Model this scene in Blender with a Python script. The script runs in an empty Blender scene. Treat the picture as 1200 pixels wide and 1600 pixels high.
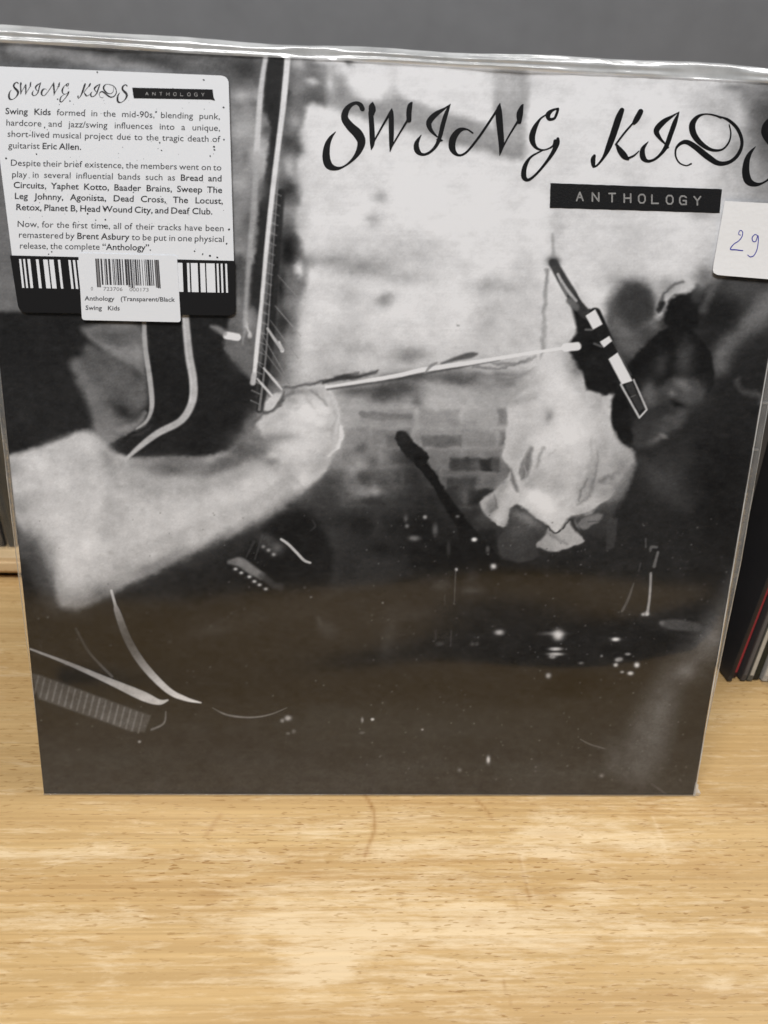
import bpy, bmesh, math, random
import numpy as np
from mathutils import Matrix, Vector

rng = np.random.default_rng(7)
random.seed(7)
scene = bpy.context.scene

# ------------------------------------------------------------------ camera
W = 0.315                        # a twelve inch album cover is 315 mm square
LEAN = math.radians(8)           # the cover leans back a little
LIFT = 0.0010
FPX = 1150.0                     # focal length in units of a 1600 high frame
RV = np.array([0.2708, 0.047532, -0.027811]); TV = np.array([-0.00377, -0.136778, -0.356852])
th = np.linalg.norm(RV); kk = RV/th
Kx = np.array([[0, -kk[2], kk[1]], [kk[2], 0, -kk[0]], [-kk[1], kk[0], 0]])
RC = np.eye(3)+math.sin(th)*Kx+(1-math.cos(th))*Kx@Kx
MW = np.array([[1, 0, 0], [0, math.sin(LEAN), -math.cos(LEAN)], [0, math.cos(LEAN), math.sin(LEAN)]])
cam_pos = MW@(RC.T@(-TV))+np.array([0, 0, LIFT])
cam_rot = MW@RC.T
cd = bpy.data.cameras.new('camera'); cam = bpy.data.objects.new('camera', cd)
scene.collection.objects.link(cam)
m4 = np.eye(4); m4[:3, :3] = cam_rot; m4[:3, 3] = cam_pos
cam.matrix_world = Matrix(m4.tolist())
cd.sensor_fit = 'VERTICAL'; cd.sensor_height = 36; cd.sensor_width = 27; cd.lens = FPX/1600*36
cd.clip_start = 0.01; cd.clip_end = 50
cd.dof.use_dof = True; cd.dof.focus_distance = 0.318; cd.dof.aperture_fstop = 13
scene.camera = cam

# ------------------------------------------------------------------ world and lamps
wd = bpy.data.worlds.new('World'); scene.world = wd; wd.use_nodes = True
bgn = wd.node_tree.nodes['Background']
bgn.inputs[0].default_value = (0.78, 0.80, 0.84, 1); bgn.inputs[1].default_value = 0.075

def lamp(name, loc, target, sx, sy, power, col):
    l = bpy.data.lights.new(name, 'AREA'); l.shape = 'RECTANGLE'; l.size = sx; l.size_y = sy
    l.energy = power; l.color = col
    o = bpy.data.objects.new(name, l); scene.collection.objects.link(o)
    o.location = loc
    o.rotation_euler = (Vector(target)-Vector(loc)).to_track_quat('-Z', 'Y').to_euler()
    return o
lamp('ceiling_lamp', (-0.35, -0.95, 1.75), (0, 0, .1), 1.0, .5, 41, (1, .985, .965))
lamp('ceiling_lamp', (0.75, 0.15, 1.75), (0, 0, 0), .5, .9, 15, (1, .98, .96))
lamp('ceiling_lamp', (0.10, 1.1, 1.5), (0, 0, 0), .9, .3, 12, (1, .98, .96))
scene.view_settings.view_transform = 'Standard'; scene.view_settings.look = 'None'
scene.view_settings.gamma = 1; scene.view_settings.exposure = 0
scene.cycles.transparent_max_bounces = 16; scene.cycles.max_bounces = 10

# ------------------------------------------------------------------ helpers
def lin(c):
    c = np.asarray(c, float)/255.0
    return np.where(c <= .04045, c/12.92, ((c+.055)/1.055)**2.4)

def mesh_obj(name, verts, faces, mat, parent=None, smooth=False):
    me = bpy.data.meshes.new(name); me.from_pydata([tuple(map(float, v)) for v in verts], [], faces)
    me.update()
    if mat: me.materials.append(mat)
    if smooth: me.polygons.foreach_set('use_smooth', [True]*len(me.polygons))
    o = bpy.data.objects.new(name, me); scene.collection.objects.link(o)
    if parent: o.parent = parent
    return o

def tag(o, label=None, cat=None, group=None, kind=None):
    if label: o['label'] = label
    if cat: o['category'] = cat
    if group: o['group'] = group
    if kind: o['kind'] = kind
    return o

def empty(name, loc, rot=(0, 0, 0)):
    o = bpy.data.objects.new(name, None); scene.collection.objects.link(o)
    o.location = loc; o.rotation_euler = rot; o.empty_display_size = .02
    return o

def new_mat(name):
    m = bpy.data.materials.new(name); m.use_nodes = True
    nt = m.node_tree; return m, nt, nt.nodes['Principled BSDF']

def simple(name, col, rough=.5, spec=.4, bump=0, bscale=800, var=0, vscale=40):
    m, nt, b = new_mat(name)
    b.inputs['Roughness'].default_value = rough; b.inputs['Specular IOR Level'].default_value = spec
    b.inputs['Base Color'].default_value = (*col, 1)
    tc = nt.nodes.new('ShaderNodeTexCoord')
    if var:
        n = nt.nodes.new('ShaderNodeTexNoise'); n.inputs['Scale'].default_value = vscale; n.inputs['Detail'].default_value = 6
        nt.links.new(tc.outputs['Object'], n.inputs['Vector'])
        mx = nt.nodes.new('ShaderNodeMix'); mx.data_type = 'RGBA'
        mx.inputs[6].default_value = (*[c*(1-var) for c in col], 1); mx.inputs[7].default_value = (*[min(1, c*(1+var)) for c in col], 1)
        nt.links.new(n.outputs['Fac'], mx.inputs[0]); nt.links.new(mx.outputs[2], b.inputs['Base Color'])
    if bump:
        n = nt.nodes.new('ShaderNodeTexNoise'); n.inputs['Scale'].default_value = bscale; n.inputs['Detail'].default_value = 4
        nt.links.new(tc.outputs['Object'], n.inputs['Vector'])
        bp = nt.nodes.new('ShaderNodeBump'); bp.inputs['Strength'].default_value = bump; bp.inputs['Distance'].default_value = .0005
        nt.links.new(n.outputs['Fac'], bp.inputs['Height']); nt.links.new(bp.outputs['Normal'], b.inputs['Normal'])
    return m

ROT = RC; TT = TV
def unproj(x, y, z=0.0):
    """drawing coordinates (1200 x 1600 sketch of the cover) -> point of the cover's own plane at height z"""
    x = np.asarray(x, float); y = np.asarray(y, float)
    d = np.stack([(x-600)/FPX, -(y-800)/FPX, -np.ones_like(x)], -1)@ROT      # R^T d
    c = -ROT.T@TT
    s = (z-c[2])/d[..., 2]
    return np.stack([c[0]+s*d[..., 0], c[1]+s*d[..., 1], np.full_like(x, z)], -1)
def table_pt(x, y, z=0.0):
    d = cam_rot@np.array([(x-600)/FPX, -(y-800)/FPX, -1.0]); s = (z-cam_pos[2])/d[2]
    return cam_pos+s*d

# smooth curve through points whose last columns may carry widths
def catmull(P, n=8, closed=False):
    P = np.array(P, float); out = []
    N = len(P); rngi = range(N if closed else N-1)
    for i in rngi:
        if closed: a, b, c, d = P[(i-1) % N], P[i], P[(i+1) % N], P[(i+2) % N]
        else: a, b, c, d = P[max(i-1, 0)], P[i], P[i+1], P[min(i+2, N-1)]
        for k in range(n):
            t = k/n
            out.append(.5*((2*b)+(-a+c)*t+(2*a-5*b+4*c-d)*t*t+(-a+3*b-3*c+d)*t**3))
    if not closed: out.append(P[-1])
    return np.array(out)

# ================================================================== THE PRINTED PHOTOGRAPH ON THE COVER
X0, X1, Y0, Y1 = -80, 1300, 40, 1265
CW, CH = X1-X0, Y1-Y0
cv = np.zeros((CH, CW), np.float32)
yy, xx = np.mgrid[Y0:Y1, X0:X1].astype(np.float32)

def sstep(d, s):
    t = np.clip(.5-d/(2*max(s, .4)), 0, 1); return t*t*(3-2*t)
def box_of(pts, m):
    a = max(int(pts[:, 0].min()-m-X0), 0); b = min(int(pts[:, 0].max()+m-X0)+2, CW)
    c = max(int(pts[:, 1].min()-m-Y0), 0); d = min(int(pts[:, 1].max()+m-Y0)+2, CH)
    return slice(c, d), slice(a, b)
def comp(sl, al, tone):
    cv[sl] = cv[sl]*(1-al)+tone*al
def seg_dist(px, py, a, b):
    ax, ay = a[0], a[1]; dx, dy = b[0]-ax, b[1]-ay; L = dx*dx+dy*dy+1e-9
    t = np.clip(((px-ax)*dx+(py-ay)*dy)/L, 0, 1)
    return np.hypot(px-ax-t*dx, py-ay-t*dy), t
def poly(pts, tone, soft=3, al=1, sm=True):
    p = catmull(pts, 5, True) if sm else np.array(pts, float)
    sl = box_of(p, soft+2)
    px, py = xx[sl], yy[sl]
    if px.size == 0: return
    inside = np.zeros(px.shape, bool); dist = np.full(px.shape, 1e9, np.float32)
    for i in range(len(p)):
        a, b = p[i], p[(i+1) % len(p)]
        d, _ = seg_dist(px, py, a, b); dist = np.minimum(dist, d)
        if a[1] != b[1]:
            cnd = ((a[1] > py) != (b[1] > py)) & (px < (b[0]-a[0])*(py-a[1])/(b[1]-a[1])+a[0])
            inside ^= cnd
    comp(sl, sstep(np.where(inside, -dist, dist), soft)*al, tone)
def line(pts, tone, soft=1.2, al=1, sm=True):
    p = catmull(pts, 6) if sm and len(pts) > 2 else np.array(pts, float)
    wmax = p[:, 2].max()/2; sl = box_of(p, wmax+soft+2); px, py = xx[sl], yy[sl]
    if px.size == 0: return
    best = np.full(px.shape, 1e9, np.float32)
    for i in range(len(p)-1):
        d, t = seg_dist(px, py, p[i], p[i+1])
        best = np.minimum(best, d-(p[i][2]+(p[i+1][2]-p[i][2])*t)/2)
    comp(sl, sstep(best, soft)*al, tone)
def blob(cx, cy, rx, ry, tone, al=.8, ang=0, pw=1.0):
    rx *= 1.12; ry *= 1.12; al = min(1, al*1.18)
    m = 2.6*max(rx, ry); sl = box_of(np.array([[cx, cy]]), m); px, py = xx[sl]-cx, yy[sl]-cy
    if px.size == 0: return
    c, s = math.cos(math.radians(ang)), math.sin(math.radians(ang))
    u = (px*c+py*s)/rx; v = (-px*s+py*c)/ry
    comp(sl, np.exp(-(u*u+v*v)**pw)*al, tone)
def noise(sc, sx=1.0, seed=0):
    r = np.random.default_rng(seed); h = int(CH/sc)+4; w = int(CW/(sc*sx))+4
    g = r.standard_normal((h, w)).astype(np.float32)
    Y = (np.arange(CH)/sc)[:, None]; X = (np.arange(CW)/(sc*sx))[None, :]
    yi = Y.astype(int); xi = X.astype(int); fy = Y-yi; fx = X-xi
    fy = fy*fy*(3-2*fy); fx = fx*fx*(3-2*fx)
    return ((g[yi, xi]*(1-fx)+g[yi, xi+1]*fx)*(1-fy)+(g[yi+1, xi]*(1-fx)+g[yi+1, xi+1]*fx)*fy)
def T(pts, ox, oy, s):                      # enlarged sketch -> drawing coordinates
    return [(ox+p[0]/s, oy+p[1]/s)+((p[2]/s,) if len(p) > 2 else ()) for p in pts]

# --- broad tones, top to bottom
prof_y = [40, 300, 480, 560, 610, 660, 710, 760, 800, 850, 900, 1265]
prof_t = [212, 213, 208, 190, 165, 158, 138, 100, 66, 46, 36, 33]
cv[:] = np.interp(yy, prof_y, prof_t)
cv += 5*noise(60, 1.5, 1)*np.clip((900-yy)/400, 0, 1)+4*noise(25, 1.6, 2)*np.clip((850-yy)/300, 0, 1)

# --- wall: broad band of shadow across the top
A = lambda p: T(p, 480, 130, 3.3333)
poly(A([(-60, 60), (60, 100), (150, 140), (320, 190), (450, 225), (600, 270), (880, 345), (1000, 380), (1125, 390), (1130, 200), (1140, -60), (985, -60), (975, 220), (900, 200), (640, 125), (520, 80), (430, 40), (380, 90), (300, 75), (230, 30), (180, -40), (60, -60)]), 146, 9, .95, True)
poly(A([(985, -60), (1140, -60), (1130, 300), (1000, 300)]), 150, 9, .6, False)
blob(*A([(1030, 60)])[0], 14, 26, 186, .6); blob(*A([(440, 20)])[0], 10, 24, 165, .7)
blob(*A([(340, 0)])[0], 30, 22, 220, .9, 0, 1.8)
blob(545, 96, 8, 5, 100, .7, 30)
blob(595, 308, 12, 9, 168, .7); blob(583, 342, 12, 9, 160, .7)
blob(700, 125, 75, 18, 220, .5); blob(1000, 130, 120, 20, 214, .5); blob(990, 112, 60, 5, 190, .4)
for cx, cy, rx, ry, t, a in [(472, 408, 22, 11, 110, .7), (520, 405, 25, 10, 140, .6), (570, 418, 40, 13, 140, .75), (630, 432, 32, 10, 158, .6), (640, 400, 60, 20, 176, .4),
        (600, 468, 14, 11, 140, .7), (540, 460, 20, 14, 176, .6), (545, 545, 20, 9, 162, .6), (575, 545, 15, 9, 160, .5), (640, 555, 28, 11, 138, .8), (500, 480, 30, 20, 214, .7), (700, 500, 60, 26, 208, .7),
        (770, 448, 36, 13, 152, .6), (770, 490, 28, 26, 160, .45), (820, 430, 20, 50, 168, .4), (790, 510, 14, 20, 205, .6), (480, 540, 14, 40, 205, .7), (720, 420, 20, 20, 206, .5),
        (870, 350, 12, 40, 178, .5), (1000, 380, 80, 40, 200, .5), (800, 130, 30, 22, 176, .5)]:
    blob(cx, cy, rx, ry, t, a)
line([(713, 509, 2), (717, 510, 2)], 110, 1)
# --- upper right corner of the picture
C6 = lambda p: T(p, 780, 90, 2.857)
blob(1160, 165, 55, 26, 150, .7); blob(1215, 200, 50, 90, 88, .95, 0, 1.4); blob(1150, 180, 13, 30, 196, .8, -10); blob(1110, 165, 22, 16, 190, .6)
blob(1140, 250, 22, 26, 170, .6); blob(1150, 232, 9, 13, 128, .5); blob(1200, 330, 70, 60, 138, .6); blob(1096, 336, 22, 9, 156, .6)
blob(1150, 136, 25, 6, 130, .7)
# --- upper left behind the information sticker
poly([(-80, 40), (445, 60), (443, 640), (400, 700), (-80, 720)], 110, 6, 1, False)
for cx, cy, rx, ry, t, a in [(0, 90, 60, 22, 95, .8), (150, 90, 70, 14, 52, .9), (240, 96, 70, 10, 62, .8), (330, 92, 40, 14, 86, .9), (385, 108, 22, 18, 62, .95)]:
    blob(cx, cy, rx, ry, t, a)
line([(20, 74, 22), (90, 84, 20), (170, 100, 26), (260, 118, 20)], 138, 9, .9)
blob(300, 98, 30, 8, 120, .6)
blob(378, 150, 16, 10, 172, .9); blob(410, 152, 18, 9, 158, .8, 25); blob(398, 163, 7, 5, 90, .8); blob(424, 175, 9, 8, 92, .7)
blob(385, 200, 30, 30, 160, .8); blob(420, 205, 10, 8, 80, .8); blob(378, 245, 18, 20, 156, .7); blob(386, 246, 8, 16, 96, .8, 15)
blob(410, 240, 22, 18, 182, .9); blob(425, 262, 20, 16, 185, .7); blob(375, 285, 22, 20, 165, .8); blob(385, 335, 20, 30, 150, .8); blob(385, 350, 10, 22, 100, .7)
blob(372, 392, 14, 10, 160, .7); blob(372, 420, 12, 20, 80, .7); blob(380, 450, 22, 30, 92, .8); blob(398, 400, 9, 9, 170, .8)
# --- guitar neck running up the picture
poly([(418, 84), (446, 84), (444, 160), (436, 230), (424, 300), (414, 400), (405, 500), (390, 500), (396, 420), (405, 330), (416, 250), (424, 200), (412, 170), (414, 130)], 40, 4, .95, False)
blob(405, 262, 10, 24, 178, .5); blob(409, 300, 8, 14, 110, .6)
poly([(447, 84), (470, 84), (520, 120), (510, 160), (480, 165), (462, 240), (470, 290), (462, 350), (480, 420), (470, 470), (462, 520), (448, 570), (430, 610), (404, 640), (404, 560), (416, 440), (430, 320), (440, 200)], 104, 7, .95)
for cx, cy, rx, ry, t, a in [(468, 100, 10, 14, 172, .9), (452, 150, 8, 12, 56, .9), (466, 138, 8, 18, 128, .9), (490, 150, 18, 10, 86, .9, ), (505, 108, 16, 10, 140, .8), (516, 130, 8, 22, 196, .8), (488, 128, 10, 5, 186, .8),
        (455, 205, 8, 30, 120, .8), (460, 190, 9, 12, 158, .7), (462, 230, 10, 14, 72, .8), (450, 225, 8, 14, 62, .8), (452, 260, 10, 20, 178, .9), (470, 280, 12, 16, 190, .8), (450, 298, 10, 14, 48, .9), (462, 310, 14, 10, 88, .8),
        (455, 330, 16, 10, 150, .6), (470, 345, 14, 16, 190, .8), (478, 310, 8, 20, 200, .7), (450, 388, 13, 24, 32, 1.0), (450, 402, 10, 12, 30, .9), (468, 422, 8, 13, 214, .95), (462, 440, 10, 10, 120, .7), (447, 440, 12, 18, 110, .7), (438, 450, 6, 22, 38, .9),
        (470, 480, 14, 24, 178, .7), (455, 480, 12, 14, 130, .7), (440, 505, 12, 22, 46, .8), (430, 540, 12, 30, 70, .7), (455, 540, 12, 22, 150, .7), (425, 590, 12, 26, 60, .7), (445, 590, 10, 18, 120, .7)]:
    blob(cx, cy, rx, ry, t, a)
line([(436, 300, 7), (426, 420, 8), (415, 540, 10), (404, 640, 10)], 46, 3, .85)
# --- dark left side, jaw in shadow
poly([(-80, 485), (372, 488), (398, 480), (404, 560), (402, 640), (385, 690), (340, 712), (200, 715), (140, 680), (10, 712), (-80, 720)], 36, 5, 1, False)
blob(60, 640, 120, 60, 46, .5)
B1 = lambda p: T(p, 0, 380, 3)
poly(B1([(400, 385), (660, 385), (680, 640), (640, 640), (560, 560), (480, 500), (410, 440)]), 118, 7, .9)
poly(B1([(410, 430), (480, 470), (560, 490), (660, 480), (660, 560), (640, 600), (560, 550), (480, 500)]), 150, 7, .7)
blob(*B1([(540, 430)])[0], 30, 10, 84, .7)
poly(B1([(330, 565), (420, 560), (560, 760), (640, 830), (700, 820), (690, 860), (600, 910), (490, 955), (440, 880), (410, 760)]), 128, 9, .85)
poly(B1([(400, 480), (500, 510), (620, 590), (680, 640), (690, 740), (640, 815), (560, 800), (480, 700), (400, 600)]), 96, 10, .95)
blob(*B1([(570, 790)])[0], 20, 11, 46, .9, 35); blob(*B1([(640, 610)])[0], 14, 6, 60, .6, 50); blob(*B1([(530, 620)])[0], 22, 20, 112, .6)
line(B1([(560, 880, 30), (620, 860, 26), (680, 800, 20)]), 140, 4, .7)
poly(B1([(700, 360), (850, 360), (890, 700), (860, 790), (700, 860), (560, 960), (600, 1000), (480, 1000), (500, 950), (690, 850), (730, 750)]), 34, 3, 1)
G4 = lambda p: T(p, 340, 280, 4.2125)
poly(G4([(110, 760), (190, 840), (250, 850), (290, 960), (270, 1100), (240, 1320), (180, 1280), (90, 1180), (40, 1090), (60, 990), (75, 900), (110, 860)]), 104, 5, .95)
blob(*G4([(200, 930)])[0], 10, 18, 142, .8); blob(*G4([(130, 820)])[0], 8, 12, 132, .7); blob(*G4([(150, 1150)])[0], 16, 22, 110, .5)
line(G4([(180, 880, 26), (180, 960, 20), (170, 1080, 14)]), 155, 2.5, .7)
line(G4([(180, 930, 8), (200, 990, 14), (215, 1030, 24)]), 200, 2, .9)
# --- lower wall: loose bricks
R5 = lambda p: T(p, 560, 560, 4)
blob(730, 640, 70, 26, 178, .8); blob(650, 650, 40, 14, 176, .7); blob(560, 660, 30, 22, 178, .7); blob(640, 600, 20, 10, 170, .5)
blob(600, 612, 26, 13, 62, .95); blob(630, 606, 26, 12, 84, .9); blob(560, 612, 30, 7, 96, .8); blob(655, 590, 50, 7, 80, .7); blob(652, 628, 8, 10, 104, .7)
line([(567, 648, 11), (592, 650, 12), (640, 652, 9)], 118, 3, .9)
blob(720, 592, 32, 9, 92, .8); blob(760, 585, 60, 5, 108, .6); blob(795, 600, 40, 9, 124, .7); blob(700, 575, 30, 5, 100, .6)
line([(740, 573, 4), (780, 575, 4), (830, 562, 3)], 96, 2, .6); line([(760, 590, 4), (800, 592, 4), (838, 574, 3)], 104, 3, .5)
rb = random.Random(3)
def dim(pts, f, soft, al):
    """a darker brick: multiplies what is already there"""
    p = np.array(pts, float); sl = box_of(p, soft+2); px, py = xx[sl], yy[sl]
    if px.size == 0: return
    x0_, y0_ = p.min(0); x1_, y1_ = p.max(0)
    d = np.maximum(np.maximum(x0_-px, px-x1_), np.maximum(y0_-py, py-y1_))
    cv[sl] *= 1-(1-f)*sstep(d, soft)*al
for r_ in range(9):
    yb = 640+r_*31
    xb = 470+(r_ % 2)*34+rb.uniform(-6, 6)
    while xb < 800:
        wb = rb.uniform(52, 68); fade = np.interp(yb, [630, 700, 760, 880], [.35, .75, 1, .8])
        dim([(xb, yb+(xb-600)*.01), (xb+wb, yb+24+(xb-600)*.01)], rb.uniform(.45, .85), 4.5, fade*rb.uniform(.35, 1.0))
        if rb.random() < .5: blob(xb+rb.uniform(5, wb), yb+rb.uniform(3, 20), rb.uniform(5, 12), rb.uniform(3, 8), float(np.interp(yb, [640, 760, 860], [160, 105, 60])), .4)
        xb += wb+rb.uniform(5, 9)
for (x, y, w, h, f, a) in [(735, 725, 66, 20, .55, .9), (765, 726, 30, 20, .5, .6), (690, 690, 60, 18, .7, .8), (720, 757, 44, 20, .62, .8), (790, 650, 24, 26, .7, .8), (615, 690, 26, 22, .75, .8)]:
    dim([(x-w/2, y-h/2), (x+w/2, y+h/2)], f, 3.5, a)
blob(640, 650, 60, 12, 150, .35); blob(700, 665, 80, 10, 140, .35); line([(690, 742, 3), (740, 741, 4), (790, 738, 3)], 122, 3.5, .5); line([(700, 708, 3), (750, 710, 3)], 140, 3.5, .4)
blob(665, 730, 16, 6, 108, .6); blob(745, 727, 7, 7, 104, .7); blob(725, 775, 12, 22, 96, .5)
blob(555, 730, 26, 30, 152, .8); blob(565, 690, 24, 24, 140, .6); blob(585, 725, 9, 11, 84, .95); blob(565, 701, 9, 6, 98, .9); blob(571, 746, 12, 10, 82, .95); blob(600, 715, 16, 26, 132, .5)
blob(560, 770, 28, 8, 158, .95); blob(585, 768, 10, 7, 160, .8); blob(540, 782, 28, 10, 128, .7, -30); blob(610, 750, 12, 26, 96, .5)
blob(515, 790, 30, 36, 62, .8); blob(470, 830, 60, 26, 42, .9); blob(600, 790, 26, 8, 64, .6); blob(620, 800, 30, 26, 56, .6)
poly([(490, 880), (500, 835), (540, 815), (600, 808), (640, 850), (620, 905), (560, 925), (502, 930)], 60, 9, .75)
blob(563, 822, 24, 15, 36, .8); blob(614, 825, 22, 14, 38, .8); blob(590, 820, 6, 20, 70, .5); blob(594, 858, 26, 10, 38, .8); blob(545, 890, 12, 16, 44, .6); blob(640, 895, 16, 7, 62, .6)
# --- arm reaching in from the left
poly([(-40, 745), (8, 716), (70, 694), (138, 672), (172, 702), (200, 716), (250, 724), (300, 724), (345, 708), (380, 684), (398, 664), (410, 640), (440, 618), (462, 603), (500, 598), (516, 604), (524, 625), (530, 640), (530, 665), (536, 668), (534, 688), (520, 712), (500, 744), (478, 766), (430, 800), (380, 828), (320, 856), (250, 890), (200, 915), (160, 936), (128, 952), (96, 950), (84, 915), (66, 868), (34, 830), (14, 800), (-40, 790)], 184, 7, 1)
poly([(420, 630), (445, 612), (470, 606), (500, 600), (516, 606), (524, 625), (530, 640), (530, 665), (535, 668), (533, 688), (518, 712), (498, 742), (470, 735), (440, 720), (410, 690), (405, 655)], 196, 3.5, 1)
for cx, cy, rx, ry, t, a, g in [(110, 875, 34, 34, 206, .8, 0), (60, 790, 40, 30, 192, .6, 0), (20, 735, 20, 14, 132, .7, 0), (60, 860, 34, 22, 128, .5, 40), (110, 930, 24, 18, 148, .7, 0), (50, 740, 30, 20, 198, .5, 0),
        (172, 790, 10, 90, 166, .5, 0), (168, 720, 8, 30, 150, .8, -20), (175, 864, 8, 4, 150, .5, 0), (173, 862, 4, 3, 90, .8, 0), (240, 800, 50, 50, 192, .6, 0), (320, 790, 60, 30, 196, .6, -30), (300, 730, 60, 10, 118, .7, 0), (250, 725, 50, 9, 126, .6, 0),
        (230, 770, 24, 14, 166, .5, 0), (200, 890, 40, 26, 176, .6, 0), (160, 928, 30, 14, 108, .6, -20), (250, 880, 50, 9, 130, .6, -26), (350, 838, 60, 8, 136, .6, -27), (430, 795, 50, 8, 150, .6, -35),
        (470, 650, 34, 26, 222, .9, 0), (440, 640, 26, 22, 212, .7, -40), (485, 690, 26, 30, 216, .8, 0), (400, 690, 26, 9, 104, .9, 15), (385, 700, 22, 14, 96, .8, 0), (410, 672, 12, 16, 130, .7, 20), (390, 740, 60, 8, 158, .6, -20), (200, 850, 60, 16, 188, .5, -20), (140, 820, 14, 60, 198, .5, 10), (30, 790, 16, 16, 140, .6, 0), (45, 845, 22, 16, 96, .7, 40), (75, 900, 14, 30, 104, .7, -15), (320, 862, 50, 10, 96, .6, -27), (420, 812, 40, 10, 104, .6, -33), (260, 735, 30, 9, 100, .6, 5), (345, 728, 24, 10, 92, .7, -20), (225, 745, 30, 16, 150, .5, 0), (120, 700, 30, 14, 186, .6, -10), (428, 708, 18, 7, 158, .6, 0), (425, 722, 8, 4, 128, .6, 0),
        (395, 755, 45, 24, 196, .6, -30), (445, 745, 24, 14, 182, .5, 0), (462, 760, 6, 5, 210, .5, 0), (390, 665, 10, 22, 110, .9, 30), (360, 720, 30, 10, 110, .8, -25), (452, 625, 16, 5, 140, .6, -10)]:
    blob(cx, cy, rx, ry, t, a, g)
F4 = lambda p: T(p, 380, 560, 4.6154)
poly(F4([(100, 480), (150, 395), (270, 335), (310, 280), (340, 235), (480, 218), (530, 192), (590, 202), (622, 262), (642, 315), (684, 345), (686, 400), (664, 480), (700, 478), (720, 560), (700, 620), (640, 690), (590, 790), (520, 890), (430, 900), (330, 800), (200, 650)]), 192, 3.5, .9)
blob(*F4([(600, 560)])[0], 8, 30, 172, .6, 10); blob(*F4([(400, 760)])[0], 24, 10, 176, .6, -20); blob(*F4([(560, 740)])[0], 10, 24, 168, .6, 30); blob(*F4([(250, 420)])[0], 16, 8, 172, .6, -30)
blob(*F4([(480, 400)])[0], 30, 22, 220, .8); blob(*F4([(420, 620)])[0], 30, 22, 212, .7); blob(*F4([(300, 560)])[0], 20, 7, 170, .6, 10)
line(F4([(500, 235, 14), (560, 285, 16), (605, 335, 12)]), 140, 3, .85); line(F4([(590, 215, 20), (622, 270, 26), (640, 330, 20)]), 176, 4, .6)
line(F4([(662, 345, 14), (668, 420, 16), (650, 500, 14), (640, 600, 12)]), 160, 4, .7); line(F4([(700, 490, 14), (712, 560, 18), (680, 640, 16)]), 214, 2.5, .8)
line(F4([(270, 340, 16), (300, 275, 22), (355, 232, 18)]), 84, 4, .85); blob(*F4([(340, 300)])[0], 10, 8, 150, .7); blob(*F4([(400, 235)])[0], 22, 5, 120, .6)
line(F4([(130, 385, 40), (190, 310, 56), (240, 270, 40)]), 186, 3, .9); line(F4([(90, 450, 16), (160, 392, 16), (250, 345, 14), (290, 300, 12)]), 66, 4, .8)
line(F4([(560, 560, 14), (600, 470, 14), (650, 430, 10)]), 190, 6, .6); line(F4([(610, 770, 20), (660, 650, 20)]), 176, 6, .6)
line(F4([(300, 345, 8), (360, 370, 10), (420, 350, 8)]), 168, 5, .5); line(F4([(450, 240, 8), (470, 300, 12), (520, 350, 10)]), 170, 4, .55); line(F4([(540, 400, 10), (600, 420, 12), (655, 400, 8)]), 172, 4, .6); line(F4([(520, 500, 10), (590, 520, 12), (650, 500, 8)]), 176, 5, .5); blob(*F4([(560, 450)])[0], 8, 6, 222, .6); blob(*F4([(560, 360)])[0], 8, 7, 220, .6)
line([(180, 745, 10), (260, 765, 24), (340, 755, 20), (400, 725, 12)], 158, 14, .5); line([(210, 860, 10), (300, 825, 20), (400, 785, 16), (470, 740, 10)], 160, 12, .45)
blob(*F4([(60, 650)])[0], 26, 16, 92, .9); blob(*F4([(180, 590)])[0], 26, 8, 128, .8, -10); blob(*F4([(200, 750)])[0], 12, 7, 128, .7, 20); blob(*F4([(215, 700)])[0], 7, 5, 190, .7); blob(*F4([(430, 870)])[0], 8, 12, 206, .8); blob(*F4([(330, 830)])[0], 9, 16, 168, .5)
line([(505, 600, 3), (505, 618, 3), (512, 634, 2)], 164, 2, .3); line([(500, 602, 16), (512, 615, 12), (522, 640, 10)], 196, 3, .5)
line([(530, 664, 2), (527, 690, 2), (508, 730, 2)], 168, 2, .6); line([(534, 668, 5), (530, 690, 6), (516, 712, 5)], 212, 2, .7)
line([(408, 640, 7), (424, 625, 9), (432, 618, 8)], 192, 2.5, .9); line([(412, 645, 3), (436, 630, 3), (444, 612, 3)], 74, 2, .8)
line([(440, 606, 3), (470, 603, 4), (510, 594, 4), (560, 583, 3)], 74, 2.5, .8); line([(505, 598, 5), (530, 591, 8), (556, 589, 6), (590, 580, 4)], 62, 2.5, .9)
line([(50, 858, 16), (68, 905, 20), (82, 955, 18)], 60, 12, .6); line([(100, 962, 16), (140, 962, 18), (200, 930, 20), (260, 900, 22), (330, 868, 22), (400, 834, 20), (460, 796, 18)], 44, 12, .7)
blob(108, 905, 16, 30, 200, .6, -10); blob(150, 880, 40, 18, 196, .5, -25); blob(100, 800, 30, 50, 196, .4); blob(300, 800, 60, 16, 200, .5, -25)
# --- microphone on its stand in the middle
line([(640, 720, 26), (665, 780, 50), (700, 830, 60), (740, 880, 60)], 44, 20, .8)
line([(627, 683, 20), (640, 700, 24), (655, 715, 26)], 36, 2); blob(630, 684, 8, 8, 52, .5)
line([(655, 716, 18), (680, 755, 15), (700, 785, 16), (720, 815, 20), (738, 850, 34), (760, 880, 40)], 29, 2.2)
blob(720, 880, 90, 36, 29, .9, 20); blob(655, 820, 26, 22, 30, .8)
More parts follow.
